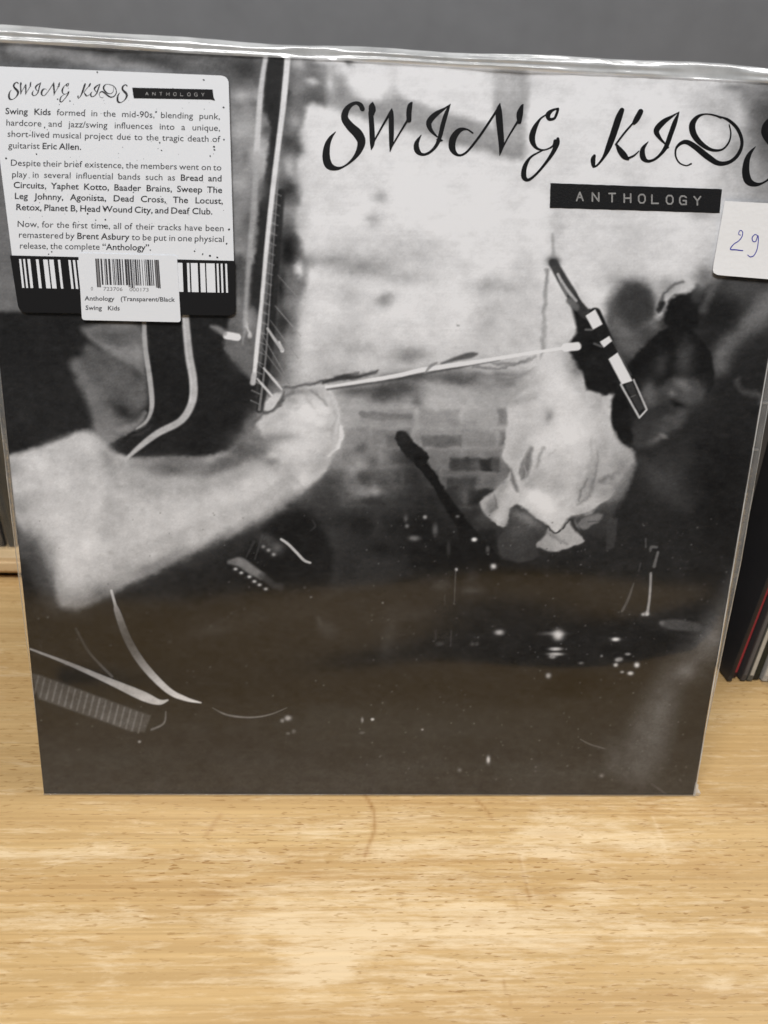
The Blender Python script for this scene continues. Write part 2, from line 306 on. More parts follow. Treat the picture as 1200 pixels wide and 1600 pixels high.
# --- white shirt of the leaning figure
D4 = lambda p: T(p, 740, 540, 4.2857)
line([(855, 420, 5), (850, 480, 6), (850, 530, 7), (846, 560, 4)], 118, 3, .85)
line([(838, 556, 4), (800, 568, 4), (760, 566, 2)], 104, 2.5, .7)
blob(835, 500, 30, 50, 196, .5)
poly(D4([(440, 160), (470, 60), (600, 40), (690, 60), (750, 180), (800, 310), (870, 300), (945, 295), (915, 420), (930, 570), (990, 668), (1090, 690), (1080, 760), (1000, 880), (940, 990), (850, 1060), (760, 1130), (640, 1150), (555, 1250), (490, 1200), (390, 1140), (275, 1065), (215, 1212), (140, 1180), (50, 1100), (55, 1030), (150, 970), (240, 850), (200, 740), (210, 620), (230, 480), (240, 380), (350, 290)]), 192, 2.6, 1)
for x, y, rx, ry, t, a, g in [(400, 900, 26, 8, 150, .6, -50), (850, 720, 10, 34, 150, .6, 10), (600, 700, 30, 10, 178, .5, -40), (780, 900, 8, 28, 140, .7, 25), (820, 420, 12, 30, 172, .6, 0), (300, 680, 12, 18, 168, .6, 0), (480, 830, 30, 10, 174, .6, -20), (720, 1000, 10, 16, 160, .6, 20), (330, 440, 8, 22, 172, .6, 10), (660, 880, 20, 20, 178, .6, 0), (960, 800, 12, 22, 158, .6, 20), (420, 240, 14, 12, 168, .6, 0)]:
    q = D4([(x, y)])[0]; blob(q[0], q[1], rx, ry, t, a, g)
for (x, y, rx, ry, t, a, g) in [(560, 240, 36, 30, 214, .7, 0), (690, 130, 10, 22, 110, .8, 0), (640, 100, 8, 20, 176, .6, 0), (510, 470, 6, 10, 128, .8, 20), (390, 355, 10, 3, 150, .5, 0), (300, 370, 26, 6, 150, .6, -20), (250, 300, 40, 7, 168, .5, -20),
        (450, 640, 16, 14, 216, .5, 0), (640, 560, 30, 40, 222, .7, 0), (300, 500, 14, 26, 190, .6, 0), (560, 940, 14, 16, 172, .7, 30), (600, 1060, 16, 8, 176, .5, -30), (440, 1040, 30, 14, 228, .7, 30), (930, 770, 20, 26, 160, .75, 20), (1010, 800, 10, 24, 142, .7, 25), (860, 840, 12, 34, 168, .6, 20), (960, 950, 12, 16, 138, .7, 30),
        (1030, 720, 10, 10, 168, .5, 0), (820, 640, 8, 20, 176, .5, 15), (880, 980, 12, 14, 150, .7, 30), (740, 1100, 20, 6, 168, .6, -30), (110, 1080, 10, 16, 120, .7, 30), (190, 960, 8, 16, 140, .7, 20), (790, 290, 12, 8, 190, .5, 0), (700, 250, 24, 10, 180, .5, 30)]:
    q = D4([(x, y)])[0]; blob(q[0], q[1], rx, ry, t, a, g)
for pts, t, s, a in [([(250, 840, 14), (265, 920, 26), (290, 975, 18)], 104, 3, .8), ([(385, 690, 26), (360, 780, 50), (340, 870, 40), (320, 900, 10)], 96, 4, .75), ([(330, 770, 20), (310, 860, 22)], 112, 3, .7), ([(335, 800, 6), (350, 860, 6), (345, 900, 5)], 170, 1.5, .7),
        ([(290, 830, 6), (310, 900, 8), (315, 950, 6)], 196, 1.6, .8), ([(470, 680, 14), (440, 760, 18), (415, 810, 10)], 120, 3.5, .7), ([(540, 700, 10), (500, 745, 14)], 160, 4, .6), ([(790, 620, 8), (790, 760, 10), (740, 940, 12), (690, 1050, 10)], 156, 4, .7),
        ([(830, 700, 10), (820, 850, 14), (770, 1000, 16), (690, 1060, 14)], 128, 3, .75), ([(760, 900, 8), (730, 970, 10), (700, 1030, 10)], 104, 2.5, .7), ([(700, 780, 8), (710, 860, 8), (690, 960, 8)], 170, 4, .5), ([(560, 820, 14), (700, 790, 10)], 188, 5, .5),
        ([(850, 905, 26), (880, 885, 30), (905, 870, 20)], 112, 4, .7), ([(930, 885, 24), (950, 865, 24), (975, 860, 16)], 108, 4, .65), ([(870, 920, 16), (930, 920, 12)], 130, 4, .5), ([(860, 1055, 12), (760, 1120, 14), (650, 1150, 10)], 90, 2, .6), ([(140, 1000, 8), (150, 1080, 22), (110, 1110, 14)], 96, 3, .6),
        ([(60, 1105, 8), (140, 1165, 10), (215, 1205, 6)], 150, 1.5, .6), ([(930, 310, 8), (915, 420, 10), (930, 560, 8)], 150, 3, .5)]:
    line(D4(pts), t, s, a)
poly(D4([(420, 1330), (495, 1220), (555, 1258), (640, 1160), (690, 1200), (730, 1290), (740, 1312), (640, 1358), (540, 1378), (470, 1360)]), 168, 2, 1)
line(D4([(490, 1240, 20), (560, 1290, 24), (620, 1330, 16)]), 120, 3, .7); line(D4([(650, 1170, 30), (680, 1220, 26), (720, 1260, 26)]), 48, 3, .95)
poly(D4([(690, 1190), (780, 1130), (860, 1130), (820, 1190), (740, 1230)]), 120, 3, .9); line(D4([(760, 1180, 8), (840, 1165, 6)]), 60, 2, .8)
poly(D4([(275, 1062), (390, 1138), (495, 1205), (470, 1270), (420, 1330), (440, 1400), (330, 1450), (180, 1420), (160, 1300), (215, 1212)]), 62, 3, 1)
blob(*D4([(350, 1160)])[0], 22, 8, 140, .8, 30); blob(*D4([(300, 1230)])[0], 18, 18, 84, .8); blob(*D4([(300, 1330)])[0], 20, 14, 66, .7); line(D4([(500, 1210, 10), (555, 1255, 12), (640, 1165, 8)]), 40, 1.4, .9)
# --- dark figures at the right
H3 = lambda p: T(p, 940, 420, 4.6154)
poly([(985, 520), (1030, 500), (1060, 470), (1110, 445), (1300, 430), (1300, 1000), (960, 960), (905, 880), (940, 850), (962, 800), (985, 755), (994, 712), (975, 690), (957, 660), (956, 618), (935, 612), (912, 570), (905, 520), (940, 510)], 42, 5, 1)
poly([(898, 470), (915, 480), (935, 530), (960, 580), (962, 612), (940, 614), (918, 608), (908, 580), (890, 545), (900, 520), (905, 500)], 30, 4, 1)
poly(H3([(30, 330), (60, 190), (150, 100), (250, 80), (350, 120), (400, 220), (390, 340), (340, 420), (280, 480), (200, 500), (110, 470), (40, 420)]), 84, 11, .95)
poly(H3([(110, 300), (130, 180), (210, 120), (300, 130), (360, 210), (360, 320), (300, 420), (210, 460), (140, 400)]), 58, 9, .9); blob(*H3([(120, 440)])[0], 14, 20, 104, .8); blob(*H3([(380, 420)])[0], 14, 12, 104, .8, -40); blob(*H3([(215, 560)])[0], 26, 20, 104, .95); blob(*H3([(330, 500)])[0], 16, 12, 76, .6); blob(*H3([(130, 80)])[0], 30, 12, 128, .4)
blob(*H3([(480, 130)])[0], 20, 14, 150, .8); poly(H3([(450, 330), (470, 250), (520, 200), (600, 180), (660, 200), (695, 280), (700, 400), (640, 440), (520, 430), (460, 400)]), 28, 4, 1); blob(*H3([(850, 260)])[0], 22, 34, 44, .95, 10)
line(H3([(430, 280, 30), (440, 200, 16), (500, 130, 14), (590, 100, 16)]), 60, 3, .7); line(H3([(430, 250, 40), (420, 300, 40)]), 34, 3, .9); line(H3([(690, 130, 50), (680, 220, 60)]), 62, 4, .9); blob(*H3([(740, 60)])[0], 14, 20, 130, .8, 20)
line(H3([(860, 60, 40), (790, 180, 60), (740, 290, 60)]), 136, 6, .85)
blob(*H3([(1000, 140)])[0], 44, 22, 84, .8); blob(*H3([(850, 320)])[0], 26, 32, 36, .8)
line(H3([(1240, 190, 120), (1040, 440, 140), (900, 580, 150), (850, 700, 110)]), 116, 14, .85); blob(*H3([(1150, 330)])[0], 20, 26, 118, .6); blob(*H3([(1100, 640)])[0], 26, 24, 44, .9)
line(H3([(980, 800, 40), (1010, 880, 40), (1130, 910, 40), (1150, 960, 60)]), 84, 5, .8)
poly(H3([(190, 690), (330, 540), (480, 430), (600, 420), (690, 480), (770, 580), (812, 720), (790, 880), (720, 960), (640, 1010), (600, 1110), (540, 1160), (430, 1220), (330, 1290), (250, 1290), (170, 1275), (110, 1200), (75, 1100), (85, 900), (150, 830)]), 28, 3, 1)
poly(H3([(400, 850), (480, 800), (600, 780), (740, 850), (730, 950), (640, 1010), (600, 1110), (540, 1160), (430, 1220), (330, 1285), (250, 1275), (225, 1150), (330, 1040), (285, 880), (340, 840)]), 74, 7, .9)
blob(*H3([(450, 1020)])[0], 20, 14, 44, .7, 30); blob(*H3([(300, 1180)])[0], 12, 10, 76, .6)
for x, y, rx, ry, t, a, g in [(340, 920, 11, 22, 104, .85, 0), (280, 1010, 10, 12, 60, .6, 0), (425, 690, 9, 18, 60, .8, 10), (590, 650, 11, 20, 58, .7, 0), (650, 900, 22, 20, 84, .9, 0), (580, 835, 13, 7, 112, .9, 30), (600, 640, 12, 24, 70, .8, 5), (470, 1075, 10, 7, 92, .7, 0), (508, 905, 4, 5, 124, .9, 0), (490, 930, 9, 7, 76, .7, 0),
        (550, 980, 12, 5, 24, .9, 20), (570, 1060, 6, 10, 86, .9, 20), (545, 1105, 8, 9, 82, .8, 0), (450, 1150, 9, 7, 82, .8, 0), (400, 1235, 12, 4, 104, .8, -25), (445, 1210, 5, 2.5, 118, .8, 20), (330, 1200, 14, 12, 62, .7, 0), (300, 1100, 18, 14, 50, .8, 0), (400, 1050, 16, 14, 52, .7, 0), (250, 1250, 12, 7, 64, .7, 0)]:
    q = H3([(x, y)])[0]; blob(q[0], q[1], rx, ry, t, a, g)
poly(H3([(150, 870), (110, 920), (90, 1100), (130, 1200), (180, 1250), (220, 1240), (170, 1100), (140, 980)]), 30, 3, .9)
blob(1040, 745, 34, 34, 66, .8); line([(1000, 720, 10), (1040, 760, 30), (1075, 790, 20)], 72, 9, .6); blob(1077, 710, 10, 16, 60, .6)
poly([(945, 860), (950, 810), (965, 810), (962, 855)], 66, 2, .8, False)
blob(1130, 780, 40, 110, 31, .9)
def warp(amp, sc, seed):
    global cv
    wx = amp*noise(sc, 1.2, seed); wy = amp*noise(sc, 1.2, seed+1)
    yi_, xi_ = np.mgrid[0:CH, 0:CW].astype(np.float32)
    sx_ = np.clip(xi_+wx, 0, CW-1.01); sy_ = np.clip(yi_+wy, 0, CH-1.01); a_ = sx_.astype(int); b_ = sy_.astype(int); fa = sx_-a_; fb = sy_-b_
    cv = ((cv[b_, a_]*(1-fa)+cv[b_, a_+1]*fa)*(1-fb)+(cv[b_+1, a_]*(1-fa)+cv[b_+1, a_+1]*fa)*fb).astype(np.float32)
warp(1.1, 14, 21); warp(.7, 5, 31)
# --- fine, sharp features drawn over the soft ones
line(B1([(675, 340, 20), (680, 480, 22), (703, 640, 24), (712, 760, 22), (690, 830, 14), (640, 870, 8)]), 162, 1.6)
line(B1([(868, 340, 34), (885, 520, 38), (905, 640, 38), (902, 740, 36), (850, 830, 34), (740, 890, 32), (660, 950, 26), (590, 1012, 14)]), 176, 2.2)
line(B1([(860, 340, 8), (876, 520, 9), (896, 640, 9), (890, 740, 8)]), 205, 2.2, .6)
# --- bow
line([(512, 608, 4), (600, 596, 4), (700, 577, 4), (780, 562, 3)], 74, 2, .7)
line([(690, 568, 3), (715, 560, 7), (735, 555, 9), (745, 553, 3)], 78, 2.5, .85)
line([(510, 605, 4), (560, 597, 5), (620, 587, 6.5), (660, 578, 7), (720, 569, 7), (760, 563, 6), (820, 553, 5), (866, 546, 4), (885, 543, 5)], 224, 1.3)
line([(664, 583, 2), (672, 573, 5), (682, 567, 3)], 120, 1.6, .8)
line([(884, 543, 13), (902, 541, 13)], 228, 1.4)
line([(440, 300, 10), (430, 420, 13), (420, 540, 15), (406, 640, 12)], 34, 2.5, .75)
for i in range(22):                              # fret marks and crossing strings
    y = 300+i*15.5; x = 431-(y-300)*.105
    line([(x-5, y, 2), (x+8, y+6, 1.6)], 150, 1.2, .7)
line([(441, 170, 1.5), (433, 300, 2), (424, 430, 2), (415, 560, 3), (405, 640, 4)], 140, 1.2, .75)
for x0, y0, x1, y1, w, t in [(430, 478, 470, 525, 1.5, 120), (417, 513, 441, 548, 4, 150), (408, 520, 448, 590, 1.6, 110), (410, 545, 455, 605, 1.6, 105), (405, 570, 450, 612, 1.6, 110), (412, 575, 440, 608, 4, 180), (402, 592, 425, 618, 4, 185), (422, 500, 466, 560, 1.4, 110), (434, 430, 470, 470, 1.2, 120)]:
    line([(x0, y0, w*.6), ((x0+x1)/2, (y0+y1)/2, w), (x1, y1, w*.8)], t+26, 1.1, .9)
line([(436, 534, 3), (441, 548, 6)], 206, 1.2)
line([(416, 84, 7), (407, 147, 8), (401, 240, 9)], 190, 2); line([(401, 240, 8), (399, 290, 9), (391, 387, 8), (386, 446, 7), (383, 505, 6)], 168, 3, .75)
line([(450, 84, 9), (443, 160, 9), (435, 225, 8), (427, 290, 8), (417, 382, 7), (409, 470, 6), (403, 529, 7), (397, 590, 6)], 212, 1.5)
line(G4([(60, 1028, 50), (130, 1040, 48)]), 226, 1.5); line(G4([(-40, 970, 20), (0, 985, 40), (40, 1010, 44)]), 138, 4, .9)
line([(397, 586, 8), (395, 598, 9)], 178, 2)
line(G4([(330, 980, 10), (380, 1060, 18), (425, 1120, 24)]), 176, 1.3, .9)
# --- microphone hanging across
B3 = lambda p: T(p, 800, 380, 3)
poly(B3([(280, 280), (340, 330), (430, 430), (480, 560), (520, 660), (440, 680), (400, 700), (350, 660), (340, 540), (310, 420)]), 31, 4, 1)
blob(865, 408, 9, 7, 40, .9); line(B3([(190, -40, 10), (195, 60, 16), (196, 90, 30)]), 130, 3, .6)
line(B3([(195, 95, 44), (260, 210, 50), (330, 310, 56), (380, 350, 50)]), 58, 2, .95); line(B3([(390, 330, 56), (590, 790, 60)]), 34, 1.5, 1, False)
line(B3([(215, 145, 12), (245, 200, 16), (300, 270, 14)]), 176, 1.6); line(B3([(300, 190, 16), (325, 250, 22), (360, 300, 14)]), 206, 1.6); line(B3([(230, 190, 10), (255, 240, 14)]), 118, 1.5); line(B3([(270, 270, 30), (300, 300, 34)]), 104, 3)
line(B3([(320, 380, 30), (360, 460, 30), (390, 520, 26)]), 30, 3)
poly(B3([(345, 340), (390, 310), (425, 380), (380, 405)]), 226, 1, 1, False); poly(B3([(412, 462), (455, 435), (470, 458), (430, 490)]), 226, 1, 1, False)
poly(B3([(452, 543), (495, 512), (565, 645), (515, 662)]), 228, 1, 1, False)
line(B3([(570, 640, 8), (632, 780, 8), (597, 818, 9), (510, 662, 9)]), 196, .9, 1, False); poly(B3([(530, 665), (563, 650), (616, 775), (595, 790)]), 62, 1, 1, False); line(B3([(556, 722, 4), (578, 712, 4)]), 110, 1)
line(B3([(345, 405, 10), (375, 405, 10)]), 120, 1.2, .8); line(B3([(385, 470, 10), (420, 485, 10)]), 110, 1.2, .8)
line(B3([(460, 440, 5), (500, 510, 5), (560, 620, 5)]), 120, 1, .6)
# --- lower third: drums, stands, sparks of light
line([(47, 1014, 3), (110, 1038, 6), (170, 1064, 10), (222, 1087, 15), (248, 1097, 9), (262, 1094, 3)], 186, 1.3)
line([(119, 983, 4), (140, 1020, 4), (175, 1057, 4)], 118, 1.6, .9)
line([(174, 923, 4), (180, 945, 5), (184, 958, 10), (200, 1000, 12), (225, 1040, 12), (262, 1078, 10), (290, 1092, 7), (314, 1098, 2)], 205, 1.2)
line([(332, 1106, 1), (355, 1117, 3), (390, 1121, 2.6), (420, 1117, 2), (448, 1106, 1)], 122, 1.1, .9)
poly([(48, 1052), (62, 1054), (236, 1118), (226, 1144), (205, 1143), (60, 1092)], 84, 2.5, .9, False)
for i in range(18):
    x = 58+i*9.6; y = 1057+i*3.5; line([(x+2, y, 3), (x-5, y+28, 3)], 124, 1.5, .7)
line([(259, 1112, 2), (256, 1130, 3), (237, 1140, 4)], 120, 1.2, .9)
K6 = lambda p: T(p, 340, 780, 6)
poly([(370, 900), (415, 820), (480, 800), (520, 860), (500, 930), (420, 935)], 30, 8, .8)
line(K6([(110, 590, 40), (210, 590, 90), (300, 650, 90), (410, 720, 70)]), 124, 3, .95); line(K6([(420, 720, 70), (520, 800, 60), (590, 820, 60)]), 72, 4, .8)
for x, y in [(168, 655), (222, 690), (298, 727), (345, 771), (393, 803), (452, 842)]: blob(*K6([(x, y)])[0], 3, 2.2, 205, .95)
for x, y in [(430, 443), (478, 476), (527, 517)]: blob(*K6([(x, y)])[0], 3, 2.6, 190, .95)
line(K6([(340, 400, 24), (270, 540, 14)]), 66, 1.6, .8); line(K6([(420, 340, 24), (350, 560, 14)]), 74, 1.6, .8); blob(*K6([(460, 390)])[0], 16, 10, 76, .8, 30); blob(*K6([(560, 460)])[0], 9, 8, 98, .8)
line(K6([(595, 375, 22), (660, 420, 26), (740, 500, 26), (810, 572, 26), (870, 597, 20)]), 194, 1.1)
line(K6([(890, 200, 10), (915, 250, 16), (875, 295, 10)]), 74, 2, .7)
for x, y, rx, ry, t in [(741, 843, 4, 3, 235), (771, 885, 4.5, 4, 215), (780, 988, 7, 4, 235), (865, 990, 18, 3, 120), (872, 992, 8, 8, 235), (868, 1014, 9, 2.6, 200), (868, 1022, 11, 2.4, 190), (863, 1026, 5, 3, 170), (962, 999, 6.5, 3, 230), (857, 1056, 4, 4, 205),
        (965, 1031, 4, 3, 170), (969, 1030, 4, 3, 150), (962, 1039, 3.5, 3, 190), (995, 1039, 4, 4, 205), (981, 1022, 4, 2, 160), (985, 1052, 4.5, 3, 200), (972, 1050, 3, 2, 150), (940, 1025, 2, 2, 130), (908, 1036, 4, 2, 130), (763, 1187, 3, 6, 200), (718, 1203, 3, 3, 110), (940, 1212, 3.5, 3, 120),
        (582, 1124, 2.6, 2, 205), (566, 1125, 2, 4, 130), (450, 1122, 5, 4, 150), (441, 1126, 3, 3, 110), (459, 1143, 3, 3, 100), (450, 1146, 3, 2, 90), (566, 1145, 4, 2, 90), (660, 1140, 2, 1.6, 150), (713, 890, 2.2, 2.5, 220), (687, 1006, 6, 3, 80), (738, 1006, 3, 3, 90), (745, 1006, 3, 3, 90),
        (664, 808, 3, 3, 150), (636, 822, 3, 3, 120), (634, 810, 3, 5, 90), (648, 841, 8, 4, 116), (680, 828, 4, 9, 92), (715, 807, 3, 2, 110), (701, 857, 3, 10, 62), (762, 858, 3, 5, 80), (486, 933, 2, 1.6, 140), (598, 942, 1.6, 1.6, 190), (218, 1159, 2.5, 2, 150), (265, 1003, 3, 2, 90), (476, 918, 2, 2, 80)]:
    blob(x, y, rx, ry, t, .95, 0, 1.3)
line([(712, 891, 1.6), (711, 915, 1.8), (710, 940, 1.2)], 128, 1, .8); line([(705, 985, 2), (704, 1010, 1.6)], 90, 1.4, .8); line([(695, 930, 2), (695, 945, 1.4)], 84, 1.4, .8); line([(681, 986, 3), (681, 1000, 2)], 74, 1.4, .8)
blob(690, 915, 16, 8, 78, .7); blob(738, 922, 16, 6, 84, .7); blob(735, 905, 10, 12, 64, .6); blob(512, 985, 13, 11, 78, .8, 30); blob(500, 972, 4, 9, 80, .7, -20); blob(610, 985, 10, 34, 74, .8, 10); blob(640, 960, 24, 7, 66, .6)
blob(620, 965, 200, 60, 46, .5); blob(180, 1000, 120, 50, 27, .6); blob(330, 985, 50, 11, 58, .5, -14); blob(260, 930, 50, 9, 52, .5, -18)
line([(1016, 861, 3), (1018, 855, 5), (1026, 855, 4)], 110, 1.3, .8); line([(1028, 863, 4), (1022, 885, 5)], 120, 1.4, .8); line([(1001, 880, 2), (998, 892, 2)], 90, 1.2, .7); line([(1009, 842, 2.5), (1009, 855, 2.5)], 92, 1, .8)
line([(1017, 896, 4), (1016, 920, 4), (1014, 942, 4), (1011, 960, 5)], 150, 1.2, .95); line([(990, 912, 2), (982, 935, 4), (972, 955, 4)], 100, 1.8, .8); blob(1005, 960, 3, 2.4, 180, .9); blob(1011, 959, 3.5, 3, 190, .9)
line([(1036, 975, 10), (1055, 976, 17), (1090, 980, 14)], 88, 3, .9); blob(1034, 973, 4, 3, 120, .7)
line([(1160, 900, 30), (1140, 960, 50), (1095, 1020, 50), (1050, 1070, 60), (1020, 1130, 60), (1000, 1190, 60)], 84, 22, .85)
blob(1075, 1050, 13, 12, 122, .5); blob(1112, 1000, 16, 26, 112, .7, 20); blob(1035, 1105, 9, 22, 104, .6, 25); blob(1020, 1150, 22, 22, 92, .6); blob(1080, 1040, 30, 7, 106, .6, -40); blob(957, 1180, 12, 22, 66, .8); blob(1090, 1085, 30, 24, 44, .7); blob(1100, 1050, 14, 18, 60, .5)
line([(907, 1155, 1.4), (922, 1163, 1.6), (946, 1170, 1.2)], 128, 1, .8); line([(1018, 1225, 2), (1040, 1240, 2)], 96, 1.6, .6)
blob(890, 1070, 30, 20, 24, .8)
for i in range(420):                              # dust and pin-prick specks of the print
    x = random.uniform(560, 1180) if i % 3 else random.uniform(60, 1100); y = random.uniform(800, 1225)
    blob(x, y, random.uniform(.7, 1.3), random.uniform(.7, 1.2), random.uniform(70, 140), .6)
cv += np.interp(yy, [1080, 1240], [0, 27])*np.clip((90-cv)/40, 0, 1)  # lifts the darks toward the bottom: table reflection painted into the print
# the picture is a press photograph: uneven contours, mottled middle tones, grain
mid = np.clip((cv-45)/50, 0, 1)*np.clip((245-cv)/60, 0, 1)
cv += mid*(4*noise(34, 1.3, 41)+3.4*noise(15, 1.2, 42)+2.6*noise(7, 1.2, 43)); cv += (1-mid)*(1.6*noise(20, 1.5, 44)+1.2*noise(8, 1.2, 45))
cv += (cv-118)*.10*np.clip((cv-60)/60, -1, 1)*np.where(cv > 118, .75, 1)
dark = np.clip((120-cv)/90, 0, 1)
cv += 4.2*noise(1.5, 1.3, 3)*(.45+.55*mid)+1.6*noise(4, 2, 5)+2.0*noise(9, 1.4, 6)*(1-.5*dark)
cv += 1.6*noise(2.2, 40, 9)*(1-dark)*np.clip((900-yy)/500, 0, 1)           # fine horizontal press lines
cv = np.clip(cv, 16, 236)

# ================================================================== MATERIALS
def print_material():
    m, nt, b = new_mat('printed_card')
    at = nt.nodes.new('ShaderNodeAttribute'); at.attribute_name = 'print'
    nt.links.new(at.outputs['Color'], b.inputs['Base Color'])
    b.inputs['Roughness'].default_value = .5; b.inputs['Specular IOR Level'].default_value = .12
    return m

def film_material(name, haze, rough, gain, bump=.0, fres=1.45, bscale=90):
    m = bpy.data.materials.new(name); m.use_nodes = True; nt = m.node_tree; nt.nodes.clear()
    N = nt.nodes.new; L = nt.links.new
    out = N('ShaderNodeOutputMaterial'); tr = N('ShaderNodeBsdfTransparent'); gl = N('ShaderNodeBsdfGlossy'); df = N('ShaderNodeBsdfTranslucent'); dd = N('ShaderNodeBsdfDiffuse')
    tr.inputs[0].default_value = (.985, .985, .985, 1); gl.inputs['Color'].default_value = (1, 1, 1, 1); gl.inputs['Roughness'].default_value = rough
    df.inputs[0].default_value = (.85, .87, .88, 1); dd.inputs[0].default_value = (.85, .87, .88, 1)
    # reflectance of a thin film, the same from both of its sides
    ge = N('ShaderNodeNewGeometry'); vm = N('ShaderNodeVectorMath'); vm.operation = 'DOT_PRODUCT'; L(ge.outputs['Incoming'], vm.inputs[0]); L(ge.outputs['Normal'], vm.inputs[1])
    def mth(op, a_, b_=None):
        x = N('ShaderNodeMath'); x.operation = op
        for i, q_ in enumerate((a_, b_)):
            if q_ is None: continue
            if isinstance(q_, (int, float)): x.inputs[i].default_value = q_
            else: L(q_, x.inputs[i])
        return x.outputs[0]
    sch = mth('POWER', mth('SUBTRACT', 1.0, mth('ABSOLUTE', vm.outputs['Value'])), 5.0)
    mu = N('ShaderNodeMath'); mu.operation = 'MULTIPLY'; mu.inputs[1].default_value = gain; mu.use_clamp = True
    L(mth('ADD', mth('MULTIPLY', sch, .965), .035), mu.inputs[0])
    dm = N('ShaderNodeMixShader'); dm.inputs[0].default_value = .35; L(dd.outputs[0], dm.inputs[1]); L(df.outputs[0], dm.inputs[2])
    tc = N('ShaderNodeTexCoord'); nz = N('ShaderNodeTexNoise'); nz.inputs['Scale'].default_value = 60; nz.inputs['Detail'].default_value = 5
    L(tc.outputs['Object'], nz.inputs['Vector'])
    hz = N('ShaderNodeMath'); hz.operation = 'MULTIPLY'; hz.inputs[1].default_value = haze*2; hz.use_clamp = True; L(nz.outputs['Fac'], hz.inputs[0])
    m1 = N('ShaderNodeMixShader'); L(hz.outputs[0], m1.inputs[0]); L(tr.outputs[0], m1.inputs[1]); L(dm.outputs[0], m1.inputs[2])
    m2 = N('ShaderNodeMixShader'); L(mu.outputs[0], m2.inputs[0]); L(m1.outputs[0], m2.inputs[1]); L(gl.outputs[0], m2.inputs[2])
    if bump:
        n2 = N('ShaderNodeTexNoise'); n2.inputs['Scale'].default_value = bscale; n2.inputs['Detail'].default_value = 3; L(tc.outputs['Object'], n2.inputs['Vector'])
        bp = N('ShaderNodeBump'); bp.inputs['Strength'].default_value = bump; bp.inputs['Distance'].default_value = .001
        L(n2.outputs['Fac'], bp.inputs['Height']); L(bp.outputs['Normal'], gl.inputs['Normal'])
    L(m2.outputs[0], out.inputs[0]); return m

M_print = print_material()
M_card = simple('card_edge', (.10, .10, .10), .6, .2)
M_ink = simple('black_ink', (.004, .004, .005), .45, .2)
M_tape = simple('embossed_tape', (.010, .010, .011), .35, .3, .4, 1500)
M_tapeletter = simple('stressed_tape_letter', (.30, .30, .30), .5, .2, 0, 0, .5, 900)
M_film = film_material('clear_film', .0015, .12, 1.34, 0, 1.45, 45)
M_seam = film_material('film_seam', .20, .12, 2.0, .5, 1.45, 400)
M_fold = film_material('film_fold', .55, .18, 2.6, .22, 1.45, 180)
M_bead = film_material('weld_bead', .55, .2, 2.0)
M_white = simple('white_sticker_paper', (.74, .77, .82), .38, .35, .05, 600)
M_sblack = simple('sticker_black_print', (.012, .012, .013), .30, .35)
M_stext = simple('sticker_text_ink', (.028, .028, .032), .5, .2)
M_tlabel = simple('thermal_label_paper', (.72, .75, .80), .42, .3, .05, 600)
M_tink = simple('thermal_ink', (.045, .045, .05), .5, .2)
M_price = simple('price_label_paper', (.78, .79, .81), .6, .2, .15, 700, .03, 200)
M_pen = simple('blue_pen', (.012, .014, .34), .5, .2)

# ================================================================== THE RECORD
rec = empty('vinyl_record', (0, 0, LIFT), (math.pi/2-LEAN, 0, 0))
tag(rec, 'black and white album in a clear plastic sleeve standing upright on the wooden table', 'record')

NX = NZ = 860
u = np.linspace(0, W, NX); v = np.linspace(0, W, NZ)
UU, VV = np.meshgrid(u, v)
P3 = np.stack([UU-W/2, VV, np.zeros_like(UU)], -1)
Cc = P3@RC.T+TV
PX = 600+FPX*Cc[..., 0]/-Cc[..., 2]; PY = 800-FPX*Cc[..., 1]/-Cc[..., 2]
gx = np.clip(PX-X0, 0, CW-2.01); gy = np.clip(PY-Y0, 0, CH-2.01)
xi = gx.astype(int); yi = gy.astype(int); fx = gx-xi; fy = gy-yi
tone = (cv[yi, xi]*(1-fx)+cv[yi, xi+1]*fx)*(1-fy)+(cv[yi+1, xi]*(1-fx)+cv[yi+1, xi+1]*fx)*fy
KALB = 1.21
alb = np.clip(lin(tone)*KALB-.011, .002, .88)
vs = P3.reshape(-1, 3).astype(np.float32)
idx = np.arange(NX*NZ).reshape(NZ, NX)
q = np.stack([idx[:-1, :-1], idx[:-1, 1:], idx[1:, 1:], idx[1:, :-1]], -1).reshape(-1, 4).astype(np.int32)
me = bpy.data.meshes.new('cover_photograph')
me.vertices.add(len(vs)); me.vertices.foreach_set('co', vs.ravel())
me.loops.add(q.size); me.loops.foreach_set('vertex_index', q.ravel())
me.polygons.add(len(q)); me.polygons.foreach_set('loop_start', np.arange(0, q.size, 4, dtype=np.int32))
me.update(calc_edges=True)
ca = me.color_attributes.new('print', 'FLOAT_COLOR', 'POINT')
a = alb.reshape(-1)
col = np.stack([a*.965, a*.98, a*1.02, np.ones_like(a)], -1).astype(np.float32)
ca.data.foreach_set('color', col.ravel())
me.materials.append(M_print)
cover = bpy.data.objects.new('cover_photograph', me); scene.collection.objects.link(cover); cover.parent = rec

def slab(name, x0, x1, y0, y1, z0, z1, mat, parent, front=True):
    vv = [(x0, y0, z0), (x1, y0, z0), (x1, y1, z0), (x0, y1, z0), (x0, y0, z1), (x1, y0, z1), (x1, y1, z1), (x0, y1, z1)]
    ff = [(3, 2, 1, 0), (0, 1, 5, 4), (1, 2, 6, 5), (2, 3, 7, 6), (3, 0, 4, 7)]
    if front: ff.append((4, 5, 6, 7))
    return mesh_obj(name, vv, ff, mat, parent)
slab('card_cover', -W/2, W/2, 0, W, -.004, 0, M_card, rec, False)

